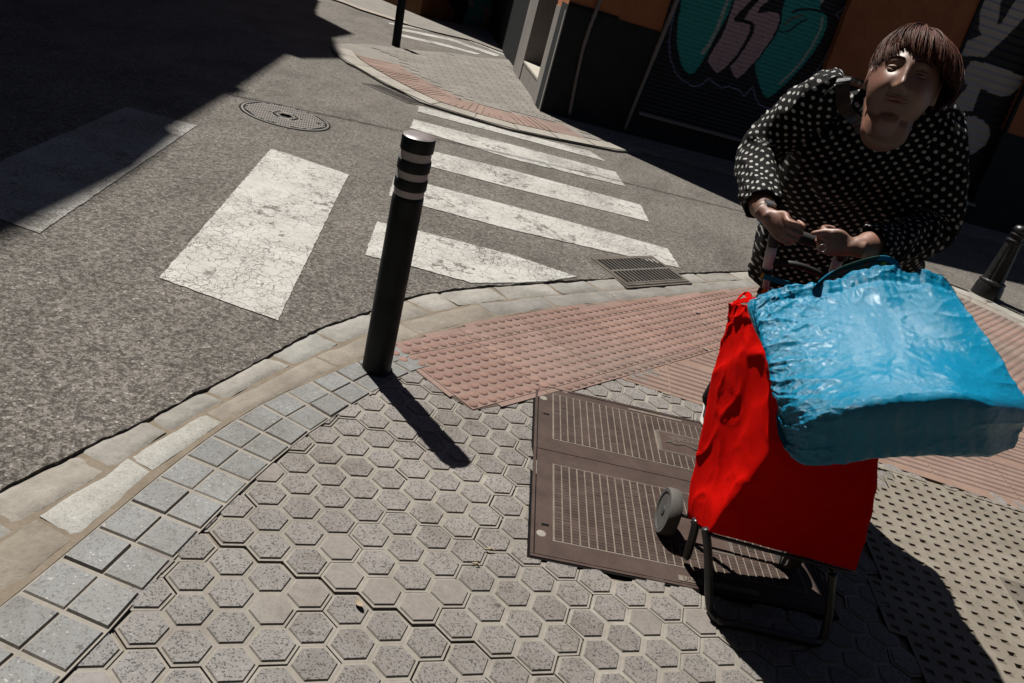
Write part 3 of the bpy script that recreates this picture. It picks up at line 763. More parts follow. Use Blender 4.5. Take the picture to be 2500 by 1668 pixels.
def ringbollard(px0,px1,r,label,h=.892,seg=48,axis=None):
    C=gp(*px0,.0); t=r
    top=axis
    ax=(top-C)/h; r_=empty('bollard',C,label,'bollard','ringed post bollards at the kerbs')
    def part(name,prof,mats,mis=None,col=(1,1,1)):
        m=MB(); m.lathe(C,ax,prof,seg,0,col,mis); return autosmooth(m.build(name,mats,r_),40)
    part('post',[(r,-.02),(r,.676),(r*.985,.687),(r*.96,.6885),(r*.95,.694)],[MA['bol']])
    part('foot_collar',[(r*1.14,-.005),(r*1.14,.006),(r*1.03,.009)],[MA['bol']],col=(1.6,1.6,1.5))
    for a,b in ((.692,.716),(.749,.778),(.812,.845)): part('reflective_band',[(r*.955,a),(r*.955,b)],[MA['white']])
    for a,b in ((.713,.751),(.775,.814)): part('ring',[(r*.95,a),(r*1.02,a+.002),(r*1.035,a+.004),(r*1.035,b-.004),(r*1.02,b-.001),(r*.95,b)],[MA['bol']])
    part('cap',[(r*.95,.842),(r*1.03,.8435),(r*1.04,.847),(r*1.04,.884),(r*1.02,.8895),(r*.9,.8925),(r*.6,.8955),(r*.3,.897)],[MA['bol'],MA['boltop']],[0,0,0,0,1,1,1,1])
    return r_
Cn=gp(918,903,0)
dirn=D(1024.5,329); tt=((Cn-O)[:2]@dirn[:2])/(dirn[:2]@dirn[:2]); topn=O+dirn*tt; topn=np.array([topn[0],topn[1],.892])
dl=D(1024.5,329); topn=O+dl*((.892-1.5)/dl[2])
ringbollard((918,903),None,.053,'dark green post bollard with white bands in the foreground, on the kerbside square tiles',axis=topn)
Cf=gp(966,115,.05)
b3=ringbollard((966,115),None,.053,'distant dark post bollard at the tip of the far pavement corner',seg=32,axis=gp(966,115,0)+G_UP*np.array([-1.0,1,1])*.892+np.array([-.12,0,0]))
# cast iron bollard on the right
C=gp(2403,724,.0); ax=np.array([.02,.06,1.]); h=.66
r_=empty('bollard',C,'fluted black cast iron bollard with domed top on the right-hand kerb','bollard')
m=MB(); m.lathe(C,(0,0,1),[(.150,-.02),(.150,.004),(.146,.008)],40); m.build('base_collar',[MA['kerb']],r_)
m=MB(); m.lathe(C,ax,[(.118,0),(.120,.01),(.112,.10),(.104,.125),(.108,.132),(.108,.145),(.098,.152),(.09,.156)],40); autosmooth(m.build('base',[MA['castb']],r_),30)
m=MB(); seg=96; prof=[(.088,.15),(.085,.17),(.062,.47),(.062,.485)]
P=[]; axn=ax/np.linalg.norm(ax)
for i,(rr,hh) in enumerate(prof):
    for k in range(seg):
        a=2*math.pi*k/seg; fl=1-.075*max(0,math.cos(a*8))**.5*(1 if 0<i<3 else .3) ; P.append(C+ax*hh+rr*fl*np.array([math.cos(a),math.sin(a),0]))
m.add(P,[(i*seg+k,i*seg+(k+1)%seg,(i+1)*seg+(k+1)%seg,(i+1)*seg+k) for i in range(3) for k in range(seg)],0); autosmooth(m.build('fluted_shaft',[MA['castb']],r_),50)
m=MB(); m.lathe(C,ax,[(.060,.48),(.060,.495),(.07,.50),(.071,.512),(.06,.518),(.054,.52),(.053,.548),(.062,.552),(.064,.565),(.054,.57),(.052,.578),(.059,.588),(.061,.60),(.057,.618),(.044,.634),(.022,.643),(.005,.645)],40); autosmooth(m.build('domed_top',[MA['castb']],r_),30)
# ---------------------------------------------------------------- small litter
for px_,an,L,lab in (((1705,764),.5,.03,'white cigarette end on the red blister tiles, nearest the kerb seam'),((1720,790),-.6,.026,'cigarette end on the red blister tiles, beside the cart'),((1722,852),-.4,.03,'cigarette end on the red blister tiles near the ribbed tiles'),((1627,962),.1,.034,'cigarette end lying on the grey hexagon tiles beside the ribbed tiles')):
    p=gp(*px_,.01); d=np.array([math.cos(an),math.sin(an),0])
    m=MB(); m.tube([p-d*L/2,p+d*L*.15,p+d*L/2],.0038,8)
    tag(m.build('cigarette_end',[MA['whitepaper']] if 'whitepaper' in MA else [MA.setdefault('whitepaper',m_mott('paper',(.55,.5,.4),(.68,.64,.56),40,.8,.0003,300))]),lab,'litter','cigarette ends on the pavement')
p=gp(876,1478,.003); m=MB()
P=[];
for i in range(9):
    u=i/8*2-1; wv=.007*(1-u*u)**.7+.0008
    for s_ in (-1,0,1): P.append(p+np.array([.016*u*math.cos(-.8)-s_*wv*math.sin(-.8),.016*u*math.sin(-.8)+s_*wv*math.cos(-.8),.003+.006*abs(s_)*(.5+.5*u)+.004*u*u]))
m.add(P,[(i*3+k,(i+1)*3+k,(i+1)*3+k+1,i*3+k+1) for i in range(8) for k in range(2)])
tag(m.build('dry_leaf',[m_mott('dry_leaf',(.40,.32,.22),(.5,.42,.3),40,.8,.0005,200)],smooth=True),'small dry yellow leaf in a crack of the hexagon paving','leaf')
for px_,an,L in (((1196,1343),.2,.014),((1162,1379),-.2,.011)):
    p=gp(*px_,.003); m=MB(); d=np.array([math.cos(an),math.sin(an),0]); m.tube([p-d*L,p+d*L*.1+np.array([0,0,.004]),p+d*L],[.002,.005,.002],6); tag(m.build('leaf_scrap',[bpy.data.materials['dry_leaf']]),('longer brown leaf scrap in a hexagon joint close to the telecom cover' if L>.012 else 'shorter brown leaf scrap in a hexagon joint, below the longer scrap'),'leaf','leaf scraps by the cover')
# ---------------------------------------------------------------- corner building
MA.update(
 orange=m_mott('orange_plaster',(.50,.185,.08),(.66,.26,.12),3,.9,.002,90),
 dado=m_mott('dark_dado',(.030,.036,.038),(.048,.054,.056),5,.85,.001,90),
 dado2=m_mott('dark_recess',(.010,.012,.012),(.018,.02,.02),5,.8,.001,90),
 pillar=m_mott('pillar_metal',(.30,.275,.255),(.40,.37,.34),2.2,.55,.0006,60,spec=.4),
 marble=m_mott('marble_step',(.62,.58,.50),(.74,.70,.62),6,.5,.0005,90),
 rail=m_mott('worn_rail',(.26,.23,.21),(.36,.32,.29),30,.6,.002,60,spec=.4),
 rwhite=m_mott('render',(.45,.40,.33),(.55,.5,.43),2,.9,.002,80),
)
root=empty('corner_building',FC,'orange plastered corner building with dark base and graffitied roller shutters','building')
def fbx(m,u0,u1,v0,v1,w0,w1,mi=0,col=(1,1,1)): m.box(FC,FD,G_UP,FN,u0,u1,v0,v1,w0,w1,mi,col)
SD=np.array([-1.09,11.69,.08])-FC; SD/=np.linalg.norm(SD); SN=np.array([-SD[1],SD[0],0])    # side facade, outward to the left
def sbx(m,u0,u1,v0,v1,w0,w1,mi=0,col=(1,1,1)): m.box(FC,SD,G_UP,SN,u0,u1,v0,v1,w0,w1,mi,col)
TOPV=5.6
m=MB()
fbx(m,.0,1.06,1.05,TOPV,-.30,-.0,0); fbx(m,1.06,3.08,3.0,TOPV,-.30,0,0); fbx(m,3.08,4.64,1.09,TOPV,-.30,0,0)
fbx(m,4.64,5.68,3.0,TOPV,-.30,0,0); fbx(m,5.68,14,1.09,TOPV,-.30,0,0)
m.build('plaster_wall',[MA['orange']],root)
m=MB()
for a,b in ((.0,1.06),(3.08,4.64),(5.68,14)): fbx(m,a,b,-.3,1.05 if a<1 else 1.09,-.28,.012,0)
fbx(m,1.06,3.08,-.3,.185,-.28,.004,0); fbx(m,4.64,5.68,-.3,.165,-.28,.004,0)
m.build('dark_base',[MA['dado']],root)
for q in ((1.09,3.08,.185,.215),(4.64,5.72,.165,.195)):
    m=MB(); fbx(m,*q,-.05,.03); m.build('shutter_sill',[MA['rail']],root)
m=MB(); fbx(m,-.0,.56,1.045,1.075,.001,.02,0,(.4,.4,.4)); m.build('ledge',[MA['dado']],root)
# body behind
m=MB(); Pq=FC+FD*.7-FN*.34
m.box(FC,FD,G_UP,FN,.68,14,-.3,TOPV,-9,-.34,0); m.build('body',[MA['dado2']],root)
# side facade
m=MB(); sbx(m,.02,.62,-.3,.99,-.55,.004,0); sbx(m,1.93,2.62,-.3,2.4,-.5,0,0)
# faint panel joints are real gaps
m.build('pillar_cladding',[MA['pillar']],root)
m=MB(); sbx(m,.02,.62,.99,TOPV,-.55,-.004,0); sbx(m,.62,2.62,2.4,TOPV,-.5,-.004,0); sbx(m,2.62,9,2.4,TOPV,-.5,-.004,0); m.build('side_plaster',[MA['orange']],root)
for a_,b_ in ((.625,1.24),(1.25,1.925)): m=MB(); sbx(m,a_,b_,-.3,.165,-.5,-.012); m.build('marble_step',[MA['pillar']],root)
m=MB(); sbx(m,.625,1.925,.165,.19,-.5,-.004); m.build('marble_sill',[MA['marble']],root)
m=MB(); sbx(m,.62,1.93,-.3,2.4,-.62,-.5); sbx(m,2.62,9,-.3,2.4,-.55,-.06); m.build('dark_glazing',[MA['dado2']],root)
m=MB(); sbx(m,2.64,2.665,.25,2.4,-.06,-.02); m.build('glazing_bar',[MA['rail']],root)
# chain hanging at the pillar edge
m=MB()
for k in range(60):
    c=FC+SD*(.66+.0*k)+SN*(-.02)+G_UP*(.22+k*.028)+FN*.0
    m.tube([c+np.array([math.cos(a)*.010*(1 if k%2 else .3),math.sin(a)*.010*(.3 if k%2 else 1),0])+G_UP*math.sin(a+ (0.8 if k%2 else 0))*.018 for a in np.linspace(0,6.2832,9)],.0042,5,caps=False)
m.build('chain',[MA['rail']],root,smooth=True)
# conduits on the facade
def fpt(u,v,w_=.0): return FC+FD*u+G_UP*v+FN*w_
m=MB(); pts=[(.32,.0),(.29,.35),(.27,.67),(.28,.9),(.31,1.18),(.33,1.9),(.34,2.8)]
rr=[];pp=[]
for i in range(70):
    v=2.8*i/69; u=np.interp(v,[p[1] for p in pts],[p[0] for p in pts]); pp.append(fpt(u,v,.03)); rr.append(.017+(.006*abs(math.sin(i*1.7)) if v>.7 else 0))
m.tube(pp,rr,8); m.build('conduit',[MA['rail']],root,smooth=True)
m=MB(); pp=[];rr=[]
for i in range(90):
    v=3.0*i/89; pp.append(fpt(.97+.105*v,v,.035)); rr.append(.020+(.008*abs(math.sin(i*1.9)) if v>.75 else 0))
m.tube(pp,rr,8); m.build('conduit',[MA['rail']],root,smooth=True)
for a_ in (5.66,4.62):
    m=MB(); fbx(m,a_,a_+.04,.2,3,-.02,.02); m.build('shutter_guide',[MA['dado']],root)
# shutters
def m_shutter():
    t=NT('shutter_paint'); c=t.mix(.6,t.attr(),t.ramp(t.noise(30,5,.7,vec=t.map((.6,.6,6))),[(.3,(.62,.62,.62)),(.7,(1.2,1.2,1.2))]),'MULTIPLY')
    return t.fin(c,.55,t.bump(t.noise(60,4,.6),.001,.4),0,.35)
MS=m_shutter()
def shutter(u0,u1,v0,v1,pitch,depth,colf,du,name,prof='sine'):
    nu=int((u1-u0)/du); nv=int((v1-v0)/(pitch/6)); 
    us=u0+(u1-u0)*np.arange(nu+1)/nu; vs=v0+(v1-v0)*np.arange(nv+1)/nv
    UU,VV=np.meshgrid(us,vs); ph=(VV/pitch)%1
    W=depth*(np.sin(ph*math.pi)**.6) if prof=='sine' else depth*np.where(ph<.8,ph/.8,(1-ph)/.2)
    P=FC+UU[...,None]*FD+VV[...,None]*G_UP+(W-.10)[...,None]*FN
    P=P.reshape(-1,3); px=pix(P).reshape(nv+1,nu+1,2)
    col=colf(px[...,0],px[...,1],UU,VV)
    n=nu+1; fs=np.array([(j*n+i,j*n+i+1,(j+1)*n+i+1,(j+1)*n+i) for j in range(nv) for i in range(nu)])
    me=bpy.data.meshes.new(name); me.from_pydata(P.tolist(),[],fs.tolist()); me.materials.append(MS)
    ca=me.color_attributes.new('tint','FLOAT_COLOR','POINT'); ca.data.foreach_set('color',np.concatenate([col.reshape(-1,3),np.ones((len(P),1))],1).astype(np.float32).ravel())
    me.update(); o=bpy.data.objects.new(name,me); SC.collection.objects.link(o); adopt(o,root); return o
def tz(l,s,ox): return [(x*s+ox,y*s) for x,y in l]
def col1(x,y,U,V):
    z=lambda l:tz(l,.2553,1600)
    TE=(.04,.52,.48); MV=(.75,.53,.56); BK=(.010,.012,.013); LT=(.60,.75,.64); BL=(.25,.28,.48)
    base=np.zeros(x.shape+(3,)); base[:]=(.012,.016,.015)
    nzv=np.sin(U*9+np.sin(V*7))*.5+.5
    base*= (1+.5*nzv)[...,None]
    xl=[z([(160,200),(130,400),(140,550),(190,690),(260,770),(310,790),(350,825),(430,820),(510,750),(570,800),(640,845),(700,825),(800,860),(850,920),(930,830),(960,940),(1000,1010),(1090,1040)]),z([(1960,-100),(1890,0),(1730,140),(1770,200),(1700,400),(1600,600),(1480,750),(1390,830)]),z([(165,210),(190,60),(200,0),(230,-120)])]
    def put(poly,c,a=1.): k=inpoly(x,y,poly); base[k]=np.array(c)*a
    def line(pl,w_,c): k=neardist(x,y,pl)<w_*.2553/2; base[k]=c
    t1=z([(250,-200),(245,60),(215,200),(205,400),(225,520),(255,640),(320,712),(370,700),(430,620),(500,500),(560,380),(640,240),(700,120),(740,0),(790,-200)])
    t2=z([(1290,-200),(1240,0),(1210,110),(1210,200),(1180,280),(1130,380),(1050,480),(955,610),(960,690),(990,800),(1030,900),(1070,940),(1150,890),(1280,770),(1400,640),(1500,520),(1580,390),(1640,260),(1640,160),(1590,110),(1570,60),(1600,0),(1660,-200)])
    m1=z([(800,-200),(755,0),(700,170),(640,320),(570,440),(510,540),(495,590),(540,660),(590,712),(690,640),(780,540),(850,430),(905,320),(915,235),(860,215),(770,205),(755,180),(800,130),(930,0),(1000,-200)])
    m2=z([(1060,-200),(985,0),(900,90),(840,190),(920,210),(945,250),(930,320),(860,440),(780,560),(705,640),(745,730),(780,765),(850,710),(930,620),(990,560),(1050,470),(1120,370),(1170,270),(1200,180),(1180,120),(1100,105),(990,120),(1000,80),(1100,0),(1200,-200)])
    for p in (t1,t2,m1,m2): line(p+p[:1],85,BK)
    for p,c in ((t1,TE),(t2,TE),(m1,MV),(m2,MV)): put(p,c)
    line(z([(690,-200),(690,0),(600,260),(520,420),(450,510)]),34,LT); line(z([(1600,170),(1580,280),(1500,440),(1400,590),(1290,710),(1190,800)]),22,LT); line(z([(1240,235),(1300,180),(1400,150)]),34,(.16,.30,.25)); line(z([(1590,20),(1640,-80)]),30,LT)
    line(z([(1320,115),(1380,90),(1500,92),(1620,115)]),24,BK); line(z([(1180,290),(1220,310),(1290,290),(1380,220),(1450,185)]),15,BK)
    line(m1+m1[:1],14,BK); line(m2+m2[:1],14,BK); line(z([(905,320),(850,430),(780,540),(690,640)]),22,BK)
    for l in xl: line(l,13,BL)
    k=(np.sin(U*23)*np.sin(V*41+U*5)>.93); base[k]*=.6
    return base
def col2(x,y,U,V):
    z=lambda l:[(a*.3189+2250,b*.3189) for a,b in l]
    base=np.zeros(x.shape+(3,)); base[:]=(.014,.018,.018)
    polys=[[(480,0),(500,-400),(700,-400),(610,0),(600,60),(580,190),(610,180),(720,0),(900,-260),(1100,-260),(784,140),(690,240),(600,330),(520,400),(490,440),(380,430),(300,430),(330,320),(460,270),(440,220),(445,100)],
      [(380,465),(500,485),(640,530),(784,590),(784,640),(680,730),(600,740),(530,710),(450,680),(430,740),(390,850),(200,850),(240,780),(340,680),(350,650),(280,600),(320,560)],
      [(230,890),(400,890),(470,920),(520,980),(525,1040),(490,1110),(380,1190),(350,1110),(310,1070),(250,980)],[(300,1200),(325,1300),(310,1370),(240,1400)]]
    for p in polys: base[inpoly(x,y,z(p))]=(.80,.76,.71)
    return base
shutter(1.02,3.09,.2,3.0,.045,.016,col1,.011,'roller_shutter')
shutter(4.64,5.68,.18,3.0,.088,.034,col2,.012,'roller_shutter','saw')
# ---------------------------------------------------------------- building with the painted wall
MA.update(mur_b=m_mott('mural_brown',(.19,.085,.035),(.26,.12,.05),5,.85,.001,90),mur_t=m_mott('mural_teal',(.07,.36,.34),(.12,.48,.42),9,.85,.001,90),mur_p=m_mott('mural_pink',(.6,.34,.33),(.72,.42,.4),9,.85,.001,90),mur_y=m_mott('mural_olive',(.36,.33,.05),(.22,.34,.09),7,.85,.001,90),mur_o=m_mott('mural_ochre',(.5,.26,.05),(.6,.32,.06),7,.85,.001,90),mur_d=m_mott('mural_dark',(.014,.012,.01),(.022,.02,.016),7,.85,.001,90))
MC=np.array([-3.16,14.86,0.]); ME=np.array([1.45,1.92,0]); ME/=np.linalg.norm(ME); MN=np.array([ME[1],-ME[0],0])
root=empty('mural_building',MC,'dark walled building with a colourful mural across the side street','building')
m=MB(); m.box(MC,ME,G_UP,MN,0,9,-.3,5.5,-6,0); m.build('wall',[MA['mur_b']],root)
m=MB()
def mural(poly,mi,lay):
    pts=[]
    for q in poly:
        u,v=onplane(750+.287*q[0],.287*q[1],MC,ME,G_UP) if False else None,None
    return
def mpoly(poly,mi,lay):
    uv=[]
    for q in poly:
        s_=np.linalg.solve(np.stack([D(750+.287*q[0],.287*q[1]),-ME,-G_UP],1),MC-O); uv.append((s_[1],s_[2]))
    w0=.004+.004*lay; t=tessellate_polygon([[Vector((a,b,0)) for a,b in uv]])
    P=[MC+ME*a+G_UP*b+MN*w0 for a,b in uv]; fs=[]
    for a,b,c in t:
        n=np.cross(P[b]-P[a],P[c]-P[a]); fs.append((a,b,c) if n@MN>0 else (a,c,b))
    m.add(P,fs,mi)
mpoly([(1350,-220),(1365,0),(1375,60),(1310,225),(1420,245),(1575,270),(1790,330),(1800,0),(1830,-220)],0,0)
mpoly([(1375,20),(1395,0),(1420,30),(1400,60)],1,1);mpoly([(1480,60),(1530,50),(1575,115),(1530,190),(1490,170),(1500,110)],1,1);mpoly([(1380,150),(1400,140),(1420,160),(1390,185)],1,1);mpoly([(1440,180),(1470,175),(1465,210),(1435,205)],1,1)
mpoly([(1420,245),(1575,125),(1640,190),(1700,290),(1560,275)],2,1)
mpoly([(1520,-60),(1560,0),(1590,110),(1500,180),(1560,130),(1600,120),(1640,0),(1600,-80)],3,2)
mpoly([(1555,0),(1640,0),(1780,215),(1785,290),(1700,200),(1590,110)],4,3)
mpoly([(1180,0),(1350,0),(1365,60),(1320,180),(1300,222),(1240,210),(1260,100)],4,1)
m.build('mural',[MA['mur_t'],MA['mur_p'],MA['mur_y'],MA['mur_o'],MA['mur_d']],root)
# ---------------------------------------------------------------- tall building on the left, beyond the frame, that shades the road
root=empty('street_building',(-7.2,12,0),'tall plastered building along the left side of the street','building')
prof=[(-14,11.1),(4,11.15),(7.4,11.2),(8.4,11.0),(9.0,10.65),(9.0,10.5),(9.5,10.3),(10.1,10.06),(10.1,10.16),(10.3,10.12),(10.3,9.98),(11.96,9.2),(11.96,9.55),(12.8,9.95),(13.1,9.5),(13.9,8.45),(14.05,7.8),(14.6,7.1),(15.4,6.4),(15.4,-.2),(-14,-.2)]
m=MB(); n=len(prof)
P=[(-7.2,y,z) for y,z in prof]+[(-12,y,z) for y,z in prof]
t=tessellate_polygon([[Vector((y,z,0)) for y,z in prof]])
m.add(P,[tuple(q) for q in t]+[tuple(i+n for i in q[::-1]) for q in t]+[(i,(i+1)%n,(i+1)%n+n,i+n) for i in range(n)],0)
m.build('wall',[MA['rwhite']],root,fixn=True)
for k in range(9):
    for z in (1.0,4.2,7.2): m=MB(); m.box((-7.2,-10+k*2.9,z),(0,1,0),(0,0,1),(1,0,0),0,1.1,0,1.7,-.01,.02); m.build('window',[MA['dado2']],root)
# overhead cable that draws its line of shade over the road
root=empty('overhead_cable',(-7.1,9,5.2),'black overhead cable strung across the street between the buildings','cable')
S0=gp(480,215,ZR); S1=gp(1840,524,ZR)
sh=np.array([.47,-.41,-1.]); a_=S0-sh*5.3; b_=S1-sh*4.6; dd=b_-a_
pts=[a_+dd*t+np.array([0,0,-.22*math.sin(math.pi*min(1,max(0,t)))]) for t in np.linspace(-1.1,1.7,41)]
m=MB(); m.tube(pts,.012,8); m.build('cable_run',[MA['black']],root)

root=empty('street_building',(2,-7,0),'unseen dark brick building added behind the camera to block sky light','building')
MA['brick']=m_mott('dark_brick',(.06,.045,.038),(.09,.07,.06),5,.9,.002,90)
m=MB(); m.box((0,0,0),(1,0,0),(0,1,0),(0,0,1),-9,16,-14,-6,-.2,14,0); m.build('wall',[MA['brick']],root)  # unseen block and its side part, added to cut sky fill and deepen shade
m=MB(); m.box((0,0,0),(1,0,0),(0,1,0),(0,0,1),12,18,-5.99,3.,-.2,12,0); m.build('added_wing',[MA['brick']],root)
for k in range(8): m=MB(); m.box((0,0,0),(1,0,0),(0,1,0),(0,0,1),-7+k*2.8,-5.9+k*2.8,-6.02,-5.985,1,2.8,0); m.build('window',[MA['dado2']],root)
# ---------------------------------------------------------------- shopping trolley
def m_fabric(name,c,c2,rough=.75,weave=900,sheen=.2,bd=.0004):
    t=NT(name); col=t.ramp(t.noise(6,5,.6),[(.3,c),(.7,c2)])
    wv=t.n('ShaderNodeTexWave'); wv.inputs['Scale'].default_value=weave; t.l(t.tc,wv.inputs[0])
    h=t.math('ADD',t.math('MULTIPLY',wv.outputs[1],.3),t.noise(70,5,.6))
    return t.fin(col,rough,t.bump(h,bd*4,.5),0,.03,Sheen_Weight=sheen)
MA.update(red=m_fabric('red_canvas',(.84,.003,.001),(.96,.005,.001),.85,900,0.),tube=m_metalpaint('dark_tube',(.020,.021,.023),.35,.5,dirt=.25),
 steel=m_mott('grey_handle_metal',(.62,.63,.64),(.75,.76,.77),8,.5,.0003,200,metal=0.,spec=.4),grip=m_metalpaint('grip_rubber',(.014,.014,.015),.55,.3,dirt=.1),
 tyre=m_mott('grey_rubber',(.11,.105,.10),(.17,.16,.15),14,.8,.0008,120),hubm=m_mott('grey_plastic_hub',(.085,.09,.092),(.12,.125,.125),14,.55,.0004,120))
wc=gp(1632,1249,.076); axd=np.array([.995,.09,-.02]); axd/=np.linalg.norm(axd)
root=empty('shopping_trolley',(.85,2.1,0),'red canvas two-wheeled shopping trolley with dark tube frame pushed by the woman','shopping trolley')
# canvas body as stacked rings of four corners
RG=[ # BL, FL, FR, depth BR extra
 (at(1674,1262,2.17),at(1737,1300,1.955),at(2096,1398,1.985)),
 (at(1678,1225,2.18),at(1772,1250,1.93),at(2110,1330,1.98)),
 (at(1690,1165,2.20),at(1835,1175,1.90),at(2132,1225,1.98)),
 (at(1703,1100,2.21),at(1892,1095,1.875),at(2152,1120,1.99)),
 (at(1722,1000,2.23),at(1915,985,1.90),at(2175,1010,2.02)),
 (at(1740,890,2.25),at(1905,870,1.96),at(2195,900,2.06)),
 (at(1760,800,2.27),at(1900,800,2.02),at(2205,830,2.10)),
 (at(1778,742,2.28),at(1885,762,2.08),at(2200,790,2.14))]
def catm(P,t):
    n=len(P)-1; i=min(int(t*n),n-1); u=t*n-i; g=lambda k:P[max(0,min(n,k))]
    p0,p1,p2,p3=g(i-1),g(i),g(i+1),g(i+2)
    return .5*((2*p1)+(-p0+p2)*u+(2*p0-5*p1+4*p2-p3)*u*u+(-p0+3*p1-3*p2+p3)*u**3)
NH,NP=96,160
m=MB(); P=[]
for i in range(NH+1):
    t=i/NH; BL,FL,FR=[catm([r[k] for r in RG],t) for k in range(3)]
    BR=BL+(FR-FL)*.98+np.array([0,.03,0])
    cs=[BL,FL,FR,BR]; cen=sum(cs)/4
    L=[np.linalg.norm(cs[(k+1)%4]-cs[k]) for k in range(4)]; tot=sum(L); ring=[]
    for j in range(NP):
        s=j/NP*tot; k=0
        while s>L[k] and k<3: s-=L[k]; k+=1
        u=s/L[k]; p=cs[k]*(1-u)+cs[(k+1)%4]*u
        ring.append(p)
    rr=[np.array(p) for p in ring]
    for _ in range(3+int(12*t)): rr=[(rr[j-1]+2*rr[j]+rr[(j+1)%NP])/4 for j in range(NP)]
    for j in range(NP):
        p=rr[j]; tn=rr[(j+1)%NP]-rr[j-1]; nn=np.array([-tn[1],tn[0],0]); nn/=np.linalg.norm(nn)+1e-9
        if nn@(p-cen)<0: nn=-nn
        # canvas folds: long soft creases, tighter towards the top
        a=noise.noise(Vector((p[0]*9,p[1]*9,p[2]*2.2+3)))*.010+noise.noise(Vector((p[0]*14+p[2]*7,p[1]*14,p[2]*4)))*.005
        rid=(1-abs(noise.noise(Vector((p[0]*7-p[2]*6,p[1]*11,p[2]*3.5+9)))))**8*.007
        rid+=(1-abs(noise.noise(Vector((p[0]*14+p[2]*11,p[1]*12,p[2]*8+2)))))**9*.003
        gath=math.sin(j*.9+4*noise.noise(Vector((j*.2,0,0))))*.004*max(0,(t-.82)/.18)
        bulge=.012*math.sin(math.pi*min(1,t*1.3))
        hem=.004 if .905<t else 0
        p=p+nn*((a+rid)*(.45+.75*t)+gath+bulge+hem-.004)
        P.append(p)
fs=[(i*NP+j,i*NP+(j+1)%NP,(i+1)*NP+(j+1)%NP,(i+1)*NP+j) for i in range(NH) for j in range(NP)]
m.add(P,fs); m.add([P[j] for j in range(NP)],[tuple(range(NP-1,-1,-1))])
# inside of the opening
top=[P[NH*NP+j] for j in range(NP)]; ct=sum(top)/NP
inn=[ct+(p-ct)*.94+np.array([0,0,-.002]) for p in top]; low=[ct+(p-ct)*.86+np.array([0,0,-.10]) for p in top]
m.add(top+inn+low,[(j,(j+1)%NP,NP+(j+1)%NP,NP+j) for j in range(NP)]+[(NP+j,NP+(j+1)%NP,2*NP+(j+1)%NP,2*NP+j) for j in range(NP)]+[tuple(2*NP+j for j in range(NP))])
rb=m.build('canvas_bag',[MA['red']],root,smooth=True)
def strip(m,pts,wv,th=.0015,mi=0,mis=None,col=(1,1,1)):
    pts=[np.array(p) for p in pts]; n=len(pts); P=[];
    for i in range(n):
        t=pts[min(i+1,n-1)]-pts[max(i-1,0)]; t/=np.linalg.norm(t); w_=wv[i] if isinstance(wv,list) else wv
        nn=np.cross(t,w_); nn/=np.linalg.norm(nn)+1e-9
        for a,b in ((-1,-1),(1,-1),(1,1),(-1,1)): P.append(pts[i]+w_*.5*a+nn*th*b)
    for i in range(n-1):
        o=i*4; f=[(o+k,o+(k+1)%4,o+4+(k+1)%4,o+4+k) for k in range(4)]
        m.add([P[o+k] for k in range(8)],[(k,(k+1)%4,4+(k+1)%4,4+k) for k in range(4)]+([(3,2,1,0)] if i==0 else [])+([(4,5,6,7)] if i==n-2 else []),mis[i] if mis else mi,col)
m=MB(); tl=at(1795,728,2.26)
strip(m,[at(1788,742,2.25),at(1800,737,2.24),at(1818,733,2.23),at(1842,732,2.20),at(1860,738,2.16),at(1866,752,2.13)],np.array([.002,.008,.012]),.0015)
strip(m,[at(1805,728,2.27),at(1812,718,2.28),at(1822,716,2.28),at(1830,724,2.26),at(1826,736,2.24)],np.array([.008,.0,.014]),.0015)
m.build('drawstring_strap',[MA['red']],rb,smooth=False)
# frame
def curve(pts,n=40):
    pts=[np.array(p,float) for p in pts]; return [catm(pts,k/n) for k in range(n+1)]
m=MB()
gl,gr=gp(1748,1508,.013),gp(2018,1572,.013)
g0=gp(1741,1470,.013)
loop=[at(1722,1290,1.985),at(1728,1340,1.97),at(1730,1400,1.955),at(1731,1455,1.945),at(1737,1492,1.93),gp(1757,1516,.013),gp(1800,1525,.013),gp(1890,1546,.013),gp(1975,1566,.013),gp(2005,1562,.015),at(2020,1520,1.965),at(2026,1470,1.985),at(2032,1400,2.0)]
m.tube(curve(loop,80),.0125,14); m.build('front_stand',[MA['tube']],root,smooth=True)
m=MB(); m.tube(curve([at(1700,1270,2.09),at(1694,1300,2.10),at(1684,1335,2.11),at(1676,1362,2.12)],16),[.013]*16+[.010],12); m.build('rear_foot',[MA['tube']],root,smooth=True)
m=MB(); m.tube([at(1742,1308,1.965),at(1880,1346,1.975),at(2020,1383,1.985),at(2092,1402,1.99)],.0055,8)
m.tube([at(1742,1308,1.965),at(1690,1275,2.15)],.0055,8); m.build('base_rim',[MA['tube']],root,smooth=True)
m=MB(); m.tube([wc+axd*.0,wc+axd*.42],.006,10); m.build('axle',[MA['tube']],root)
m=MB()
for s in (.07,.35):
    b=wc+axd*s; tp=b+G_UP*.70+np.array([-.02,.03,0]); m.tube([b,b+(tp-b)*.5,tp],.010,10)
m.tube([wc+axd*.07+G_UP*.12,at(1735,1320,1.97)+G_UP*.05],.008,8); m.tube([wc+axd*.35+G_UP*.12,at(2032,1400,2.0)],.008,8)
m.build('back_frame',[MA['tube']],root,smooth=True)
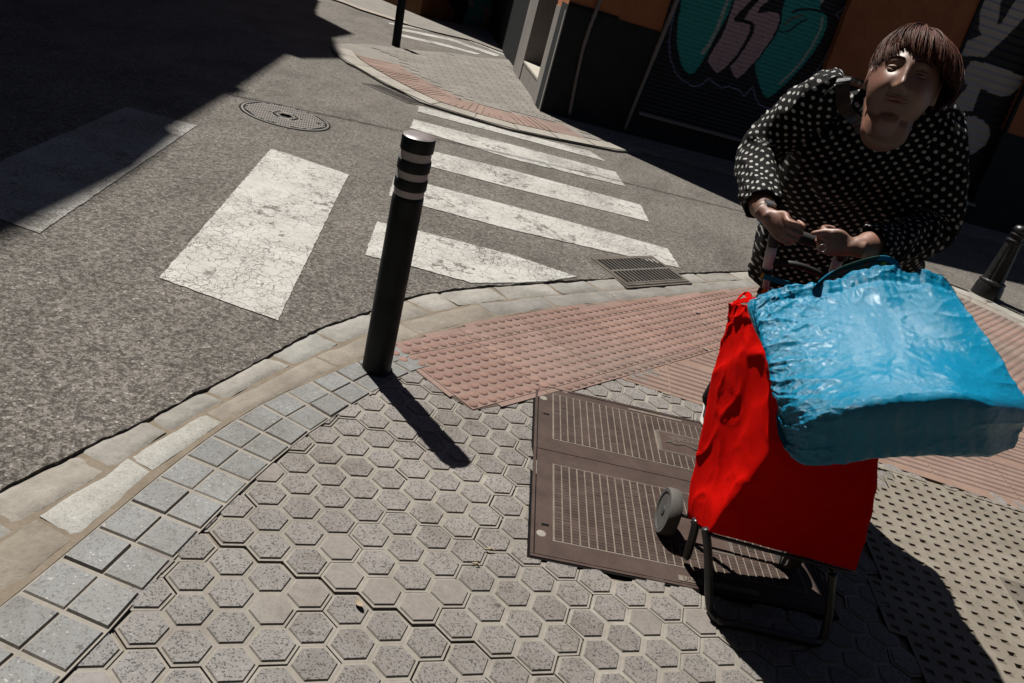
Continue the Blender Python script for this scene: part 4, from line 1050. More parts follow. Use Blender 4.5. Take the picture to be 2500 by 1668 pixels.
for s in (0,.42):
    c=wc+axd*s; sg=-1 if s==0 else 1
    m=MB(); R0=.076; m.lathe(c,axd*sg,[(R0*.80,-.020),(R0*.94,-.020),(R0,-.013),(R0,.013),(R0*.94,.020),(R0*.80,.020),(R0*.78,.017)],48)
    tyre=autosmooth(m.build('tyre',[MA['tyre']],None),50); tyre.name='wheel'; adopt(tyre,root)
    m=MB(); m.lathe(c,axd*sg,[(R0*.80,-.018),(R0*.80,.0185),(R0*.76,.019),(R0*.74,.013),(R0*.55,.012),(R0*.53,.0165),(R0*.50,.0165),(R0*.48,.012),(R0*.2,.012),(R0*.18,.02),(R0*.12,.021)],40)
    e1=np.cross(axd*sg,[0,0,1]); e1/=np.linalg.norm(e1); e2=np.cross(axd*sg,e1)
    for a in range(3):
        q=c+axd*sg*.012+(e1*math.cos(a*2.094+.4)+e2*math.sin(a*2.094+.4))*R0*.33; m.lathe(q,axd*sg,[(.013,-.002),(.013,.003),(.010,.004),(.009,.0005)],20,0,(.7,.7,.7))
    autosmooth(m.build('hub',[MA['hubm']],tyre),40)
# handle
for q in ([at(1862,790,2.31),at(1868,720,2.305),at(1874,660,2.30)],[at(2010,800,2.33),at(2020,740,2.325),at(2028,690,2.32)]): m=MB(); m.tube(curve(q,12),.0095,12); m.build('lower_tube',[MA['steel']],root,smooth=True)
for q in ([at(1872,662,2.30),at(1881,620,2.29),at(1889,584,2.28)],[at(2027,700,2.32),at(2040,650,2.31),at(2052,618,2.29)]): m=MB(); m.tube(q,.0145,16); m.build('upper_tube',[MA['steel']],root,smooth=True)
for q in ([at(1870,668,2.30),at(1873,656,2.30)],[at(2024,706,2.32),at(2029,690,2.32)]): m=MB(); m.tube(q,.0175,14); m.build('collar',[MA['grip']],root,smooth=False)
m=MB(); m.tube(curve([at(1888,600,2.282),at(1891,580,2.278),at(1900,566,2.272),at(1925,570,2.265),at(1990,590,2.265),at(2035,602,2.27),at(2052,612,2.28),at(2056,630,2.29)],50),.0165,16); m.build('grip',[MA['grip']],root,smooth=True)
m=MB(); m.tube(curve([at(1885,642,2.295),at(1915,643,2.285),at(1955,650,2.28),at(2000,668,2.29),at(2030,682,2.305)],30),.0095,12); m.build('cross_brace',[MA['grip']],root,smooth=True)
# ---------------------------------------------------------------- blue woven bag
def m_bluebag():
    t=NT('blue_woven_plastic')
    uv=t.n('ShaderNodeUVMap').outputs[0]
    a=t.map((1,1,1),(0,0,.65),vec=uv)
    wv=t.n('ShaderNodeTexWave',wave_type='BANDS',bands_direction='X'); wv.inputs['Scale'].default_value=95; wv.inputs['Distortion'].default_value=.6; wv.inputs['Detail'].default_value=1; t.l(a,wv.inputs[0])
    wv2=t.n('ShaderNodeTexWave',wave_type='BANDS',bands_direction='Y'); wv2.inputs['Scale'].default_value=95; wv2.inputs['Distortion'].default_value=.6; t.l(a,wv2.inputs[0])
    weave=t.math('ADD',t.math('MULTIPLY',wv.outputs[1],.7),t.math('MULTIPLY',wv2.outputs[1],.3))
    # crinkles: thin sharp creases
    d=t.n('ShaderNodeVectorMath',operation='ADD'); t.l(t.tc,d.inputs[0]); s=t.n('ShaderNodeVectorMath',operation='SCALE'); t.l(t.noise(11,4,.6,out=1),s.inputs[0]); s.inputs['Scale'].default_value=.09; t.l(s.outputs[0],d.inputs[1])
    cr=t.vor(24,'DISTANCE_TO_EDGE',vec=d.outputs[0]); crk=t.ramp(cr,[(0.,0.),(.06,.8),(.2,1.)])
    cr2=t.vor(60,'DISTANCE_TO_EDGE',vec=d.outputs[0]); crk2=t.ramp(cr2,[(0.,0.),(.10,.8),(.3,1.)])
    big=t.noise(55,6,.6)
    h=t.math('ADD',t.math('MULTIPLY',crk,.22),t.math('ADD',t.math('MULTIPLY',crk2,.16),t.math('MULTIPLY',big,.65)))
    h=t.math('MULTIPLY',h,t.n('ShaderNodeAttribute',attribute_name='crease').outputs['Fac'])
    n1=t.bump(h,.0045,.75); n2=t.bump(weave,.0009,.8,n1)
    col=t.mix(t.math('MULTIPLY',weave,.6),(.002,.25,.46),(.006,.34,.57))
    col=t.mix(t.ramp(t.noise(4,5,.6),[(.4,0.),(.75,.35)]),col,(.004,.26,.48))
    rg=t.ramp(t.noise(45,5,.7),[(.3,.16),(.7,.32)])
    return t.fin(col,rg,n2,0,.2,Coat_Weight=.05,Coat_Roughness=.25)
MA['blue']=m_bluebag()
root=empty('woven_bag',(.85,1.95,.75),'stuffed shiny bright blue woven plastic carrier bag laid over the front of the red trolley','bag')
BG=[ # rows of the bag's outer skin from the gathered rim over the top and down the front
 [(1836,745,2.00),(1884,720,2.03),(1932,704,2.05),(1990,702,2.07),(2034,688,2.08),(2078,670,2.09),(2132,654,2.09),(2182,658,2.09),(2214,672,2.09),(2252,666,2.09),(2294,688,2.10)],
 [(1846,760,1.97),(1890,738,1.99),(1940,726,2.01),(1995,722,2.02),(2045,712,2.03),(2095,696,2.04),(2145,682,2.04),(2190,682,2.05),(2230,688,2.05),(2270,690,2.05),(2314,706,2.06)],
 [(1862,815,1.90),(1910,798,1.90),(1960,790,1.91),(2015,782,1.92),(2065,776,1.93),(2120,770,1.94),(2170,764,1.94),(2220,762,1.95),(2268,764,1.95),(2316,770,1.95),(2368,776,1.96)],
 [(1884,890,1.82),(1930,876,1.81),(1982,868,1.80),(2036,862,1.80),(2090,858,1.80),(2146,854,1.81),(2200,850,1.81),(2256,850,1.82),(2310,853,1.83),(2362,860,1.84),(2428,862,1.86)],
 [(1903,965,1.75),(1946,962,1.71),(1996,958,1.68),(2050,952,1.67),(2106,944,1.66),(2164,936,1.66),(2222,932,1.67),(2280,930,1.68),(2340,932,1.69),(2400,940,1.72),(2478,938,1.78)],
 [(1920,1028,1.71),(1958,1028,1.66),(2006,1018,1.63),(2060,1004,1.61),(2116,992,1.60),(2174,986,1.60),(2234,980,1.61),(2292,974,1.62),(2354,974,1.63),(2420,986,1.66),(2512,1000,1.74)],
 [(1930,1076,1.71),(1960,1086,1.66),(2006,1084,1.64),(2060,1076,1.63),(2116,1066,1.62),(2174,1060,1.62),(2234,1056,1.63),(2292,1054,1.64),(2354,1052,1.65),(2418,1056,1.68),(2492,1050,1.75)],
 [(1944,1104,1.72),(1966,1122,1.69),(2006,1127,1.67),(2060,1126,1.67),(2116,1123,1.67),(2174,1120,1.67),(2234,1118,1.68),(2292,1116,1.69),(2354,1114,1.70),(2408,1112,1.72),(2452,1090,1.76)]]
ROWS=[[at(*q) for q in r] for r in BG]
ROWS.append([p+np.array([max(0,.10-.04*i) if i<5 else -max(0,.06-.03*(10-i)),.18,.02]) for i,p in enumerate(ROWS[7])])
ROWS.append([p+np.array([max(0,.17-.06*i) if i<5 else -max(0,.08-.03*(10-i)),.02,-.15]) for i,p in enumerate(ROWS[0])])
NR=len(ROWS); CU_,CV_=176,300
def cat4(p0,p1,p2,p3,u): return .5*((2*p1)+(-p0+p2)*u+(2*p0-5*p1+4*p2-p3)*u*u+(-p0+3*p1-3*p2+p3)*u**3)
cols=[]
for r in ROWS: cols.append([catm(r,k/CU_) for k in range(CU_+1)])
skin=np.zeros((CV_,CU_+1,3))
for j in range(CV_):
    t=j/CV_*NR; i=int(t); u=t-i
    for k in range(CU_+1): skin[j,k]=cat4(cols[(i-1)%NR][k],cols[i%NR][k],cols[(i+1)%NR][k],cols[(i+2)%NR][k],u)
dv=np.roll(skin,-1,0)-np.roll(skin,1,0); du=np.gradient(skin,axis=1); nn_=np.cross(du,dv); nn_/=np.linalg.norm(nn_,axis=2)[...,None]+1e-12
if nn_[int(CV_*.2),CU_//2,2]<0: nn_=-nn_
crs=np.zeros((CV_,CU_+1))
for j in range(CV_):
    row=j/CV_*NR
    for k in range(CU_+1):
        u=k/CU_; p=skin[j,k]; left=max(0,min(1,(.42-u)/.42)); right=max(0,min(1,(u-.8)/.2)); rim=max(0,1-abs(row-.35)/1.5) if row<5 else 0
        vis=1 if row<7.5 else 0
        # folds that fan out from the left end and run across in arcs
        a=noise.noise(Vector((u*2.2+row*.25,row*1.7-u*2.0,3))); b=noise.noise(Vector((u*4.5,row*3.1+u*3.,8)))
        d=((1-abs(a))**7*.008+(1-abs(b))**8*.0045)*left*vis
        a=noise.noise(Vector((u*5,row*1.5+2,13))); d+=(1-abs(a))**9*.004*right
        d+=rim*(.0075*noise.noise(Vector((u*17,row*.6,2)))+.005*noise.noise(Vector((u*38,row*1.0,6))))*(1-.35*left)
        if .85<row<1.15: d-=.004*(1-abs(row-1)/.15)
        d+=.010*noise.noise(Vector((u*2.6,row*.55,21)))*vis
        a=noise.noise(Vector((p[0]*17,p[1]*17,p[2]*17))); d+=(1-abs(a))**10*.0035*(.35+left+.5*rim)
        a=noise.noise(Vector((p[0]*38,p[1]*38,p[2]*38))); d+=(1-abs(a))**8*.0020*(.25+left+.5*rim)+.0006*noise.noise(Vector((p[0]*90,p[1]*90,p[2]*90)))
        if row>4.6: d+=.003*noise.noise(Vector((u*22,row*.8,4)))
        skin[j,k]+=nn_[j,k]*d
        crs[j,k]=.30+1.0*left+.5*rim+.3*right
V_=[];C_=[];F_=[];UVs=[]
nk=CU_+1
for j in range(CV_):
    for k in range(nk): V_.append(tuple(skin[j,k])); C_.append(crs[j,k])
for j in range(CV_):
    j2=(j+1)%CV_
    for k in range(CU_): F_.append((j*nk+k,j*nk+k+1,j2*nk+k+1,j2*nk+k)); UVs+=[(k/CU_*.56,j/CV_*1.1),((k+1)/CU_*.56,j/CV_*1.1),((k+1)/CU_*.56,(j+1)/CV_*1.1),(k/CU_*.56,(j+1)/CV_*1.1)]
for kc in (0,CU_):                       # tucked ends
    ring=[j*nk+kc for j in range(CV_)]; P0=np.array([V_[i] for i in ring]); c0=P0.mean(0); out=(c0-np.array(V_[CV_//4*nk+CU_//2])); prev=ring
    dirx=np.array([-1,0,0]) if kc==0 else np.array([1.,0,0])
    for f_,o_ in ((.86,.010),(.6,.012),(.3,.004),(.05,.0)):
        new_=[]
        for q_ in range(CV_):
            p=c0+(P0[q_]-c0)*f_+dirx*(o_+.006*noise.noise(Vector((q_*.12,f_*4,kc)))); new_.append(len(V_)); V_.append(tuple(p)); C_.append(1.2)
        for q_ in range(CV_):
            q2=(q_+1)%CV_; f=(prev[q_],prev[q2],new_[q2],new_[q_]); F_.append(f if kc==CU_ else f[::-1]); UVs+=[(0,0),(.003,0),(.003,.01),(0,.01)]
        prev=new_
me=bpy.data.meshes.new('bag_body'); me.from_pydata(V_,[],F_); me.update()
uvl=me.uv_layers.new(name='UVMap'); uvl.data.foreach_set('uv',np.array(UVs,dtype=np.float32).ravel())
a_=me.attributes.new('crease','FLOAT','POINT'); a_.data.foreach_set('value',C_)
bm=bmesh.new(); bm.from_mesh(me); bmesh.ops.recalc_face_normals(bm,faces=bm.faces)
for f in bm.faces: f.smooth=True
bm.to_mesh(me); bm.free(); me.materials.append(MA['blue'])
bb=bpy.data.objects.new('bag_body',me); SC.collection.objects.link(bb); adopt(bb,root)
MA['bluestrap']=m_fabric('blue_strap',(.006,.20,.34),(.012,.28,.44),.45,700,0,.0003)
MA['yel']=m_fabric('strap_yellow',(.55,.38,.05),(.62,.45,.08),.6,700,0,.0003); MA['sred']=m_fabric('strap_red',(.40,.04,.02),(.5,.06,.03),.6,700,0,.0003); MA['sgr']=m_fabric('strap_dark',(.03,.07,.06),(.04,.1,.08),.6,700,0,.0003)
m=MB()
def wv(p,q): return np.array(p)-np.array(q)
hp=curve([at(1985,705,2.03),at(2010,684,2.10),at(2050,664,2.13),at(2110,645,2.15),at(2150,641,2.16),at(2178,655,2.16),at(2190,690,2.14)],40)
strip(m,hp,np.array([-.004,.016,-.044]),.001,0,[3 if 8<i<24 else 0 for i in range(40)])
strip(m,[p+np.array([0,-.0035,0.0]) for p in hp],np.array([-.002,.004,-.010]),.0008,0,[2 if 26<i<29 else (1 if i in (13,14,20) else 3) for i in range(40)])
m.build('carry_handle',[MA['bluestrap'],MA['sred'],MA['yel'],MA['sgr']],root,smooth=False)
m=MB()
tp=curve([at(1858,672,2.27),at(1880,680,2.26),at(1920,692,2.24),at(1962,704,2.20),at(1990,712,2.16)],30); strip(m,tp,np.array([0,.004,-.016]),.001,0,[2 if i<3 else (1 if i in (24,25) else 0) for i in range(30)])
tp=curve([at(1850,708,2.27),at(1880,716,2.26),at(1915,722,2.22),at(1950,724,2.16)],30); strip(m,tp,np.array([0,.004,-.018]),.001,0,[3 if i<4 else 2 if i<9 else (1 if i<15 else (3 if i<20 else 0)) for i in range(30)])
m.build('carry_handle',[MA['bluestrap'],MA['sred'],MA['yel'],MA['sgr']],root,smooth=False)
# ---------------------------------------------------------------- the woman
def loft(m,rings,seg=28,mi=0):
    P=[]
    for c,U,V in rings:
        for k in range(seg):
            a=2*math.pi*k/seg; P.append(np.array(c)+np.array(U)*math.cos(a)+np.array(V)*math.sin(a))
    n=len(rings); m.add(P,[(i*seg+k,i*seg+(k+1)%seg,(i+1)*seg+(k+1)%seg,(i+1)*seg+k) for i in range(n-1) for k in range(seg)]+[tuple(range(seg-1,-1,-1)),tuple((n-1)*seg+k for k in range(seg))],mi)
def rtube(m,pts,r,seg=20):       # tube with rounded ends
    pts=[np.array(p,float) for p in pts]; r=list(r) if hasattr(r,'__len__') else [r]*len(pts)
    a=pts[0]-pts[1]; a/=np.linalg.norm(a); b=pts[-1]-pts[-2]; b/=np.linalg.norm(b)
    P=[pts[0]+a*r[0]*.95,pts[0]+a*r[0]*.7]+pts+[pts[-1]+b*r[-1]*.7,pts[-1]+b*r[-1]*.95]
    m.tube(P,[r[0]*.3,r[0]*.72]+r+[r[-1]*.72,r[-1]*.3],seg)
def interp_chain(pts,rs,n):
    pts=[np.array(p,float) for p in pts]; P=[catm(pts,k/n) for k in range(n+1)]
    R=np.interp(np.linspace(0,1,n+1),np.linspace(0,1,len(rs)),rs); return P,list(R)
def remesh(mb,voxel,smooth=4,name='tmp'):
    o=mb.build(name,[],None,tint=False,fixn=True)
    md=o.modifiers.new('r','REMESH'); md.mode='VOXEL'; md.voxel_size=voxel; md.use_smooth_shade=True
    if smooth: s=o.modifiers.new('s','SMOOTH'); s.factor=.5; s.iterations=smooth
    bpy.context.view_layer.update()
    me=bpy.data.meshes.new_from_object(o.evaluated_get(bpy.context.evaluated_depsgraph_get()))
    bpy.data.objects.remove(o); return me
def vco(me):
    a=np.empty(len(me.vertices)*3,dtype=np.float32); me.vertices.foreach_get('co',a); return a.reshape(-1,3).astype(float)
def setco(me,c): me.vertices.foreach_set('co',c.astype(np.float32).ravel()); me.update()
def vno(me):
    a=np.empty(len(me.vertices)*3,dtype=np.float32); me.vertices.foreach_get('normal',a); return a.reshape(-1,3).astype(float)
feet=np.array([1.02,3.0,0.])
root=empty('person',feet,'woman with short brown hair in a black white-dotted tunic leaning over the red trolley','person')
# joints
TOR=[(at(2032,676,2.84),.272,.19),(at(2045,600,2.80),.26,.19),(at(2078,520,2.72),.238,.175),(at(2112,430,2.62),.240,.17),(at(2146,350,2.54),.230,.150),(at(2170,288,2.49),.190,.105),(at(2168,250,2.46),.112,.078)]
SHL=[at(2060,228,2.48),at(2010,238,2.50),at(1940,288,2.54),at(1858,368,2.56),at(1850,440,2.45),at(1862,508,2.32)]; SHLr=[.062,.068,.067,.062,.055,.048]
SHR=[at(2268,300,2.45),at(2286,340,2.44),at(2290,440,2.44),at(2272,553,2.42),at(2195,592,2.32),at(2116,600,2.22)]; SHRr=[.064,.072,.073,.069,.060,.049]
Uax=np.array([1.,0,-.03]); 
def torso_rings(sc_=1.,grow=0.,n=24):
    C=[t[0] for t in TOR]; R=[]
    for k in range(n+1):
        t=k/n; c=catm(C,t); d=catm(C,min(1,t+.02))-catm(C,max(0,t-.02)); d/=np.linalg.norm(d)
        u=Uax-d*(Uax@d); u/=np.linalg.norm(u); v=np.cross(d,u)
        ru=np.interp(t,np.linspace(0,1,len(TOR)),[q[1] for q in TOR])*sc_+grow; rv=np.interp(t,np.linspace(0,1,len(TOR)),[q[2] for q in TOR])*sc_+grow
        R.append((c,u*ru,v*rv))
    return R
# ---- dress
m=MB(); loft(m,torso_rings(),40)
ax=TOR[3][0]-TOR[2][0]; ax/=np.linalg.norm(ax)
fwd=np.cross(Uax,ax); fwd/=np.linalg.norm(fwd); 
if fwd[1]>0: fwd=-fwd
for s in (-1,1):       # bust
    c=TOR[4][0]*.55+TOR[3][0]*.45+Uax*.088*s+fwd*.085; rtube(m,[c-fwd*.04,c+fwd*.03],[.085,.078],20)
for P_,r_ in ((SHL,SHLr),(SHR,SHRr)):
    P,R=interp_chain(P_,r_,26); m.tube(P,R,24)
me=remesh(m,.0095,5)
co=vco(me); no=vno(me)
chains=[('t',[t[0] for t in TOR],[.5*(t[1]+t[2]) for t in TOR],.20),('l',SHL[1:],SHLr[1:],.0585),('r',SHR[1:],SHRr[1:],.0625)]
dense=[]
for nm,P_,r_,R0 in chains:
    P,R=interp_chain(P_,r_,60); P=np.array(P); T=np.gradient(P,axis=0); T/=np.linalg.norm(T,axis=1)[:,None]
    ref=Uax if nm=='t' else np.array([0,-1.,.2]); U_=ref[None]-T*(T@ref)[:,None]; U_/=np.linalg.norm(U_,axis=1)[:,None]; V_=np.cross(T,U_)
    d=np.concatenate([[0],np.cumsum(np.linalg.norm(np.diff(P,axis=0),axis=1))]); dense.append((P,np.array(R),T,U_,V_,d,R0))
def param(p,ci):
    P,R,T,U_,V_,d,R0=dense[ci]; D2=((p[:,None]-P[None])**2).sum(-1); i=D2.argmin(1); q=p-P[i]; ax_=(q*T[i]).sum(1)
    return np.arctan2((q*V_[i]).sum(1),(q*U_[i]).sum(1)),d[i]+ax_,np.sqrt(D2[np.arange(len(p)),i])/R[i]
# folds
disp=np.zeros(len(co))
prm=[param(co,k) for k in range(3)]
cls=np.argmin(np.stack([prm[0][2]*1.0,prm[1][2]*1.02,prm[2][2]*1.02]),0)
for i,p in enumerate(co):
    c=cls[i]; a,s,_=prm[c][0][i],prm[c][1][i],0
    if c==0:
        disp[i]=.015*(1-abs(noise.noise(Vector((a*2.3+s*3,s*2.2,1)))))**4+.012*noise.noise(Vector((a*1.8,s*2.5,5)))*(1.2-min(1,s/.8))+.005*noise.noise(Vector((p[0]*12,p[1]*12,p[2]*7)))
    else:
        disp[i]=.013*(1-abs(noise.noise(Vector((a*1.0,s*9+a*1.1,c*3)))))**4-.005+.004*noise.noise(Vector((p[0]*18,p[1]*18,p[2]*18)))
co=co+no*disp[:,None]; setco(me,co)
# neck opening
nk=at(2192,262,2.37)
bm=bmesh.new(); bm.from_mesh(me)
hx=Uax; NB=TOR[6][0]
kill=[]
cp_=[at(x,y,2.3) for x,y in [(2132,190),(2130,240),(2140,275),(2160,300),(2182,310),(2215,300),(2250,276),(2278,262),(2300,240),(2320,190),(2200,120)]]
cpx=[tuple(pix(p)[0]) for p in cp_]
cen=NB+fwd*.05
for f in bm.faces:
    p=np.array(f.calc_center_median()); q=p-NB; h_=q@ax; 
    s_=q@Uax; fr=q@fwd
    x,y=pix(p)[0]
    if fr>-.03 and inpoly(x,y,cpx) and h_>-.20: kill.append(f)
bmesh.ops.delete(bm,geom=kill,context='FACES')
kill=[]
# open cuffs and hem
for P_,r_ in ((SHL,SHLr),(SHR,SHRr)):
    e=np.array(P_[-1]); d=e-np.array(P_[-2]); d/=np.linalg.norm(d)
    for f in bm.faces:
        p=np.array(f.calc_center_median())
        if np.linalg.norm(p-e)<.085 and (p-e)@d>-.012: kill.append(f)
d0=TOR[1][0]-TOR[0][0]; d0/=np.linalg.norm(d0)
for f in bm.faces:
    p=np.array(f.calc_center_median())
    if (p-TOR[0][0])@d0<.012: kill.append(f)
bmesh.ops.delete(bm,geom=list(set(kill)),context='FACES')
bmesh.ops.delete(bm,geom=[v for v in bm.verts if not v.link_faces],context='VERTS')
for _ in range(3):
    bv_=[v for v in bm.verts if v.is_boundary]; nc={}
    for v in bv_:
        nb=[e.other_vert(v) for e in v.link_edges if e.is_boundary]
        if len(nb)==2: nc[v]=(nb[0].co+nb[1].co)/4+v.co/2
    for v,c in nc.items(): v.co=c
uvl=bm.loops.layers.uv.new('UVMap')
fc=np.array([f.calc_center_median()[:] for f in bm.faces]); pr=[param(fc,k) for k in range(3)]
fcl=np.argmin(np.stack([pr[0][2],pr[1][2]*1.02,pr[2][2]*1.02]),0)
bm.verts.ensure_lookup_table(); vc=np.array([v.co[:] for v in bm.verts]); pv=[param(vc,k) for k in range(3)]
for v in bm.verts: v.index
bm.verts.index_update()
for i,f in enumerate(bm.faces):
    c=fcl[i]; a0=pr[c][0][i]; R0=dense[c][6]; f.smooth=True
    for lp in f.loops:
        vi=lp.vert.index; a=pv[c][0][vi]; a=a0+((a-a0+math.pi)%(2*math.pi)-math.pi)
        lp[uvl].uv=(a*R0+c*.01,pv[c][1][vi]) if c else (float(vc[vi]@Uax),float(vc[vi]@ax-.55*(vc[vi]@fwd)))
bm.to_mesh(me); bm.free()
def m_dots():
    t=NT('black_dotted_cloth'); uv=t.n('ShaderNodeUVMap').outputs[0]; S=.032
    def lat(ox,oy):
        v=t.map((1/S,1/S,1),(0,0,0),(ox,oy,0),vec=uv); f=t.n('ShaderNodeVectorMath',operation='FRACTION'); t.l(v,f.inputs[0])
        s=t.n('ShaderNodeVectorMath',operation='SUBTRACT'); t.l(f.outputs[0],s.inputs[0]); s.inputs[1].default_value=(.5,.5,0)
        l=t.n('ShaderNodeVectorMath',operation='LENGTH'); t.l(s.outputs[0],l.inputs[0]); return l.outputs['Value']
    d=t.math('MINIMUM',lat(0,0),lat(.5,.5)); mk=t.ramp(d,[(.145,1.),(.165,0.)])
    col=t.mix(mk,(.0045,.0045,.005),(.62,.61,.58))
    return t.fin(col,.85,t.bump(t.noise(400,3,.6),.0003,.4),0,.12)
me.materials.clear(); me.materials.append(m_dots())
dr=bpy.data.objects.new('dotted_tunic',me); SC.collection.objects.link(dr); adopt(dr,root)
sd=dr.modifiers.new('thickness','SOLIDIFY'); sd.thickness=.003; sd.offset=-1
# ---- head frame
HC=at(2207,205,2.36)
HU=CR*72+CU*220; HU/=np.linalg.norm(HU); HU=HU-FW*.16; HU/=np.linalg.norm(HU)
HF=-FW-HU*(-FW@HU); HF/=np.linalg.norm(HF); HR=np.cross(HF,HU); HR/=np.linalg.norm(HR)
if HR@CR<0: HR=-HR
yaw=R_(-19); HF,HR=HF*math.cos(yaw)+HR*math.sin(yaw)*1,HR*math.cos(yaw)-HF*math.sin(yaw)
HS=1.10
def H(x,y,z): return HC+HR*x*1.02+HF*y*1.04+HU*z*1.07
for _ in range(6):
    e_=pix(H(0,.095,.014))[0]-np.array([2216,170]); HC=HC-CR*(e_[0]*2.2/F)+CU*(e_[1]*2.2/F)          # x to the picture's right, y out of the face, z to the crown
def ga(x,s): return math.exp(-(x/s)**2)
def headpt(th,ph):
    z=math.cos(th); r=math.sin(th); x=r*math.cos(ph); y=r*math.sin(ph)       # y>0 face
    X=x*.080; Y=y*(.098 if y>0 else .100); Z=z*.116
    if z<0:
        k=(-z); X*=1-.03*k**2; Z*=1-.10*k**2; Y*=1-.05*k
        if y<0: Y*=1-.45*k; 
        if y>0: Y=Y*(1-.10*k)
    if y>0:
        zz=Z;xx=X; A=0
        A+=.0045*ga(zz-.034,.012)*ga(abs(xx)-.028,.022)
        A-=.011*ga(zz-.014,.014)*ga(abs(xx)-.031,.018)
        A+=.009*ga(xx,.010)*ga(zz-.005,.022)+.023*ga(xx,.0115)*ga(zz+.024,.016)+.009*ga(abs(xx)-.013,.008)*ga(zz+.031,.008)
        A-=.005*ga(xx,.008)*ga(zz+.040,.004)
        A+=.012*ga(abs(xx)-.043,.024)*ga(zz+.032,.026)
        A+=.0075*ga(xx,.026)*ga(zz+.056,.017)
        A+=.0035*ga(xx,.018)*ga(zz+.050,.004)+.004*ga(xx,.016)*ga(zz+.066,.005)-.0055*ga(xx,.024)*ga(zz+.0575,.0022)
        A-=.004*ga(abs(xx)-.026,.005)*ga(zz+.058,.006)
        A-=.003*ga(abs(xx)-(.024+.35*(-.03-zz)),.004)*ga(zz+.045,.016)
        A-=.004*ga(xx,.02)*ga(zz+.080,.005)+-.006*ga(xx,.018)*ga(zz+.096,.014)
        Y+=A*min(1,y*2.2)
    return (X,Y,Z)
def headmesh(m,nt_=150,np_=200):
    P=[];nr=nt_
    for i in range(nr+1):
        th=math.pi*(i+.3)/(nr+.6)
        for j in range(np_):
            ph=2*math.pi*j/np_; P.append(H(*headpt(th,ph)))
    m.add(P,[(i*np_+j,i*np_+(j+1)%np_,(i+1)*np_+(j+1)%np_,(i+1)*np_+j) for i in range(nr) for j in range(np_)]+[tuple(range(np_-1,-1,-1)),tuple(nr*np_+j for j in range(np_))])
m=MB(); headmesh(m)
# ears
for s in (-1,1):
    for a in range(1):
        c=H(.079*s,-.010,-.002); P=[H(.079*s+.006*s,-.012+.013*math.cos(t),.002+.027*math.sin(t)) for t in np.linspace(-2.2,2.6,14)]
        rtube(m,P,[.0055]*14,10); rtube(m,[H(.074*s,-.006,.012),H(.077*s,-.010,-.012)],[.010,.008],12)
# double chin, neck, chest
rtube(m,[H(0,.034,-.096),H(0,.004,-.112)],[.032,.042],24)
NBp=TOR[6][0]
P,R=interp_chain([H(0,-.015,-.06),H(0,-.012,-.115),NBp+fwd*.01,NBp-ax*.10-fwd*.01],[.060,.058,.062,.066],14); rtube(m,P,R,28)
rr_=torso_rings(.93,-.004,20); loft(m,rr_[:-1],32)
for s in (-1,1):
    c=TOR[4][0]*.55+TOR[3][0]*.45+Uax*.088*s+fwd*.078; rtube(m,[c-fwd*.04,c+fwd*.02],[.080,.070],20)
for P_,r_ in ((SHL,SHLr),(SHR,SHRr)):
    P,R=interp_chain(P_[1:],[x*.74 for x in r_[1:]],20); rtube(m,P,R,20)
# forearm ends, wrists and hands
def hand(m,W,K,side,nrm,thumb,curl=.85,wr=.024):
    W=np.array(W);K=np.array(K); p=K-W; L=np.linalg.norm(p); p/=L; b=side-p*(side@p); b/=np.linalg.norm(b); n=np.cross(p,b); 
    if n@nrm<0: n=-n
    loft(m,[(W-p*.03,b*wr,n*.023),(W,b*wr*.98,n*.021),(W+p*.25*L,b*.028,n*.017),(W+p*.6*L,b*.034,n*.016),(W+p*L,b*.035,n*.0125),(W+p*(L+.008),b*.031,n*.009)],24)
    lens=[.92,1.05,1.0,.82]
    for i,l in enumerate(lens):
        k=W+p*L*(1.0 if i in(1,2) else .95)+b*(1.5-i)*.0175
        q=[k-p*.02,k+n*.002,k+(p*.020*l-n*.010*curl),k+(p*.026*l-n*.032*curl),k+(p*.012*l-n*.050*curl),k+(-p*.002*l-n*.050*curl)]
        rtube(m,curve(q,12),list(np.linspace(.0092,.0070,13)),12)
        m.tube([k+n*.003-p*.004,k+n*.0045,k+n*.003+p*.006],[.005,.0085,.005],10)
    t=[W+p*.02+b*.018,W+p*.04+b*.031]+[np.array(x) for x in thumb]
    rtube(m,curve(t,14),list(np.linspace(.0115,.0068,15)),12)
W1=at(1875,528,2.262); hand(m,W1,at(1919,563,2.215),at(1945,545,2.22)-at(1915,605,2.22),np.array([-.3,-.5,1.]),[at(1925,541,2.195),at(1952,549,2.185)])
P,R=interp_chain([SHL[-2]*.3+SHL[-1]*.7,SHL[-1],W1],[.032,.028,.024],8); rtube(m,P,R,20)
W2=at(2082,604,2.20); hand(m,W2,at(2022,591,2.215),at(2040,560,2.15)-at(2040,640,2.15),np.array([0,-1.,.4]),[at(2015,566,2.22),at(1985,570,2.23)])
P,R=interp_chain([SHR[-2]*.3+SHR[-1]*.7,SHR[-1],W2],[.036,.032,.025],8); rtube(m,P,R,20)
# legs
FTl=gp(1716,1030,.03)+np.array([.03,.05,.05]); FTr=FTl+np.array([.30,.05,0])
HPl=TOR[0][0]+Uax*-.11; HPr=TOR[0][0]+Uax*.11
for a_,b_ in ((HPl,FTl),(HPr,FTr)):
    P,R=interp_chain([a_+np.array([0,0,.05]),a_*.5+b_*.5+np.array([0,-.02,.03]),b_],[.085,.058,.038],16); rtube(m,P,R,20)
me=remesh(m,.0034,3)
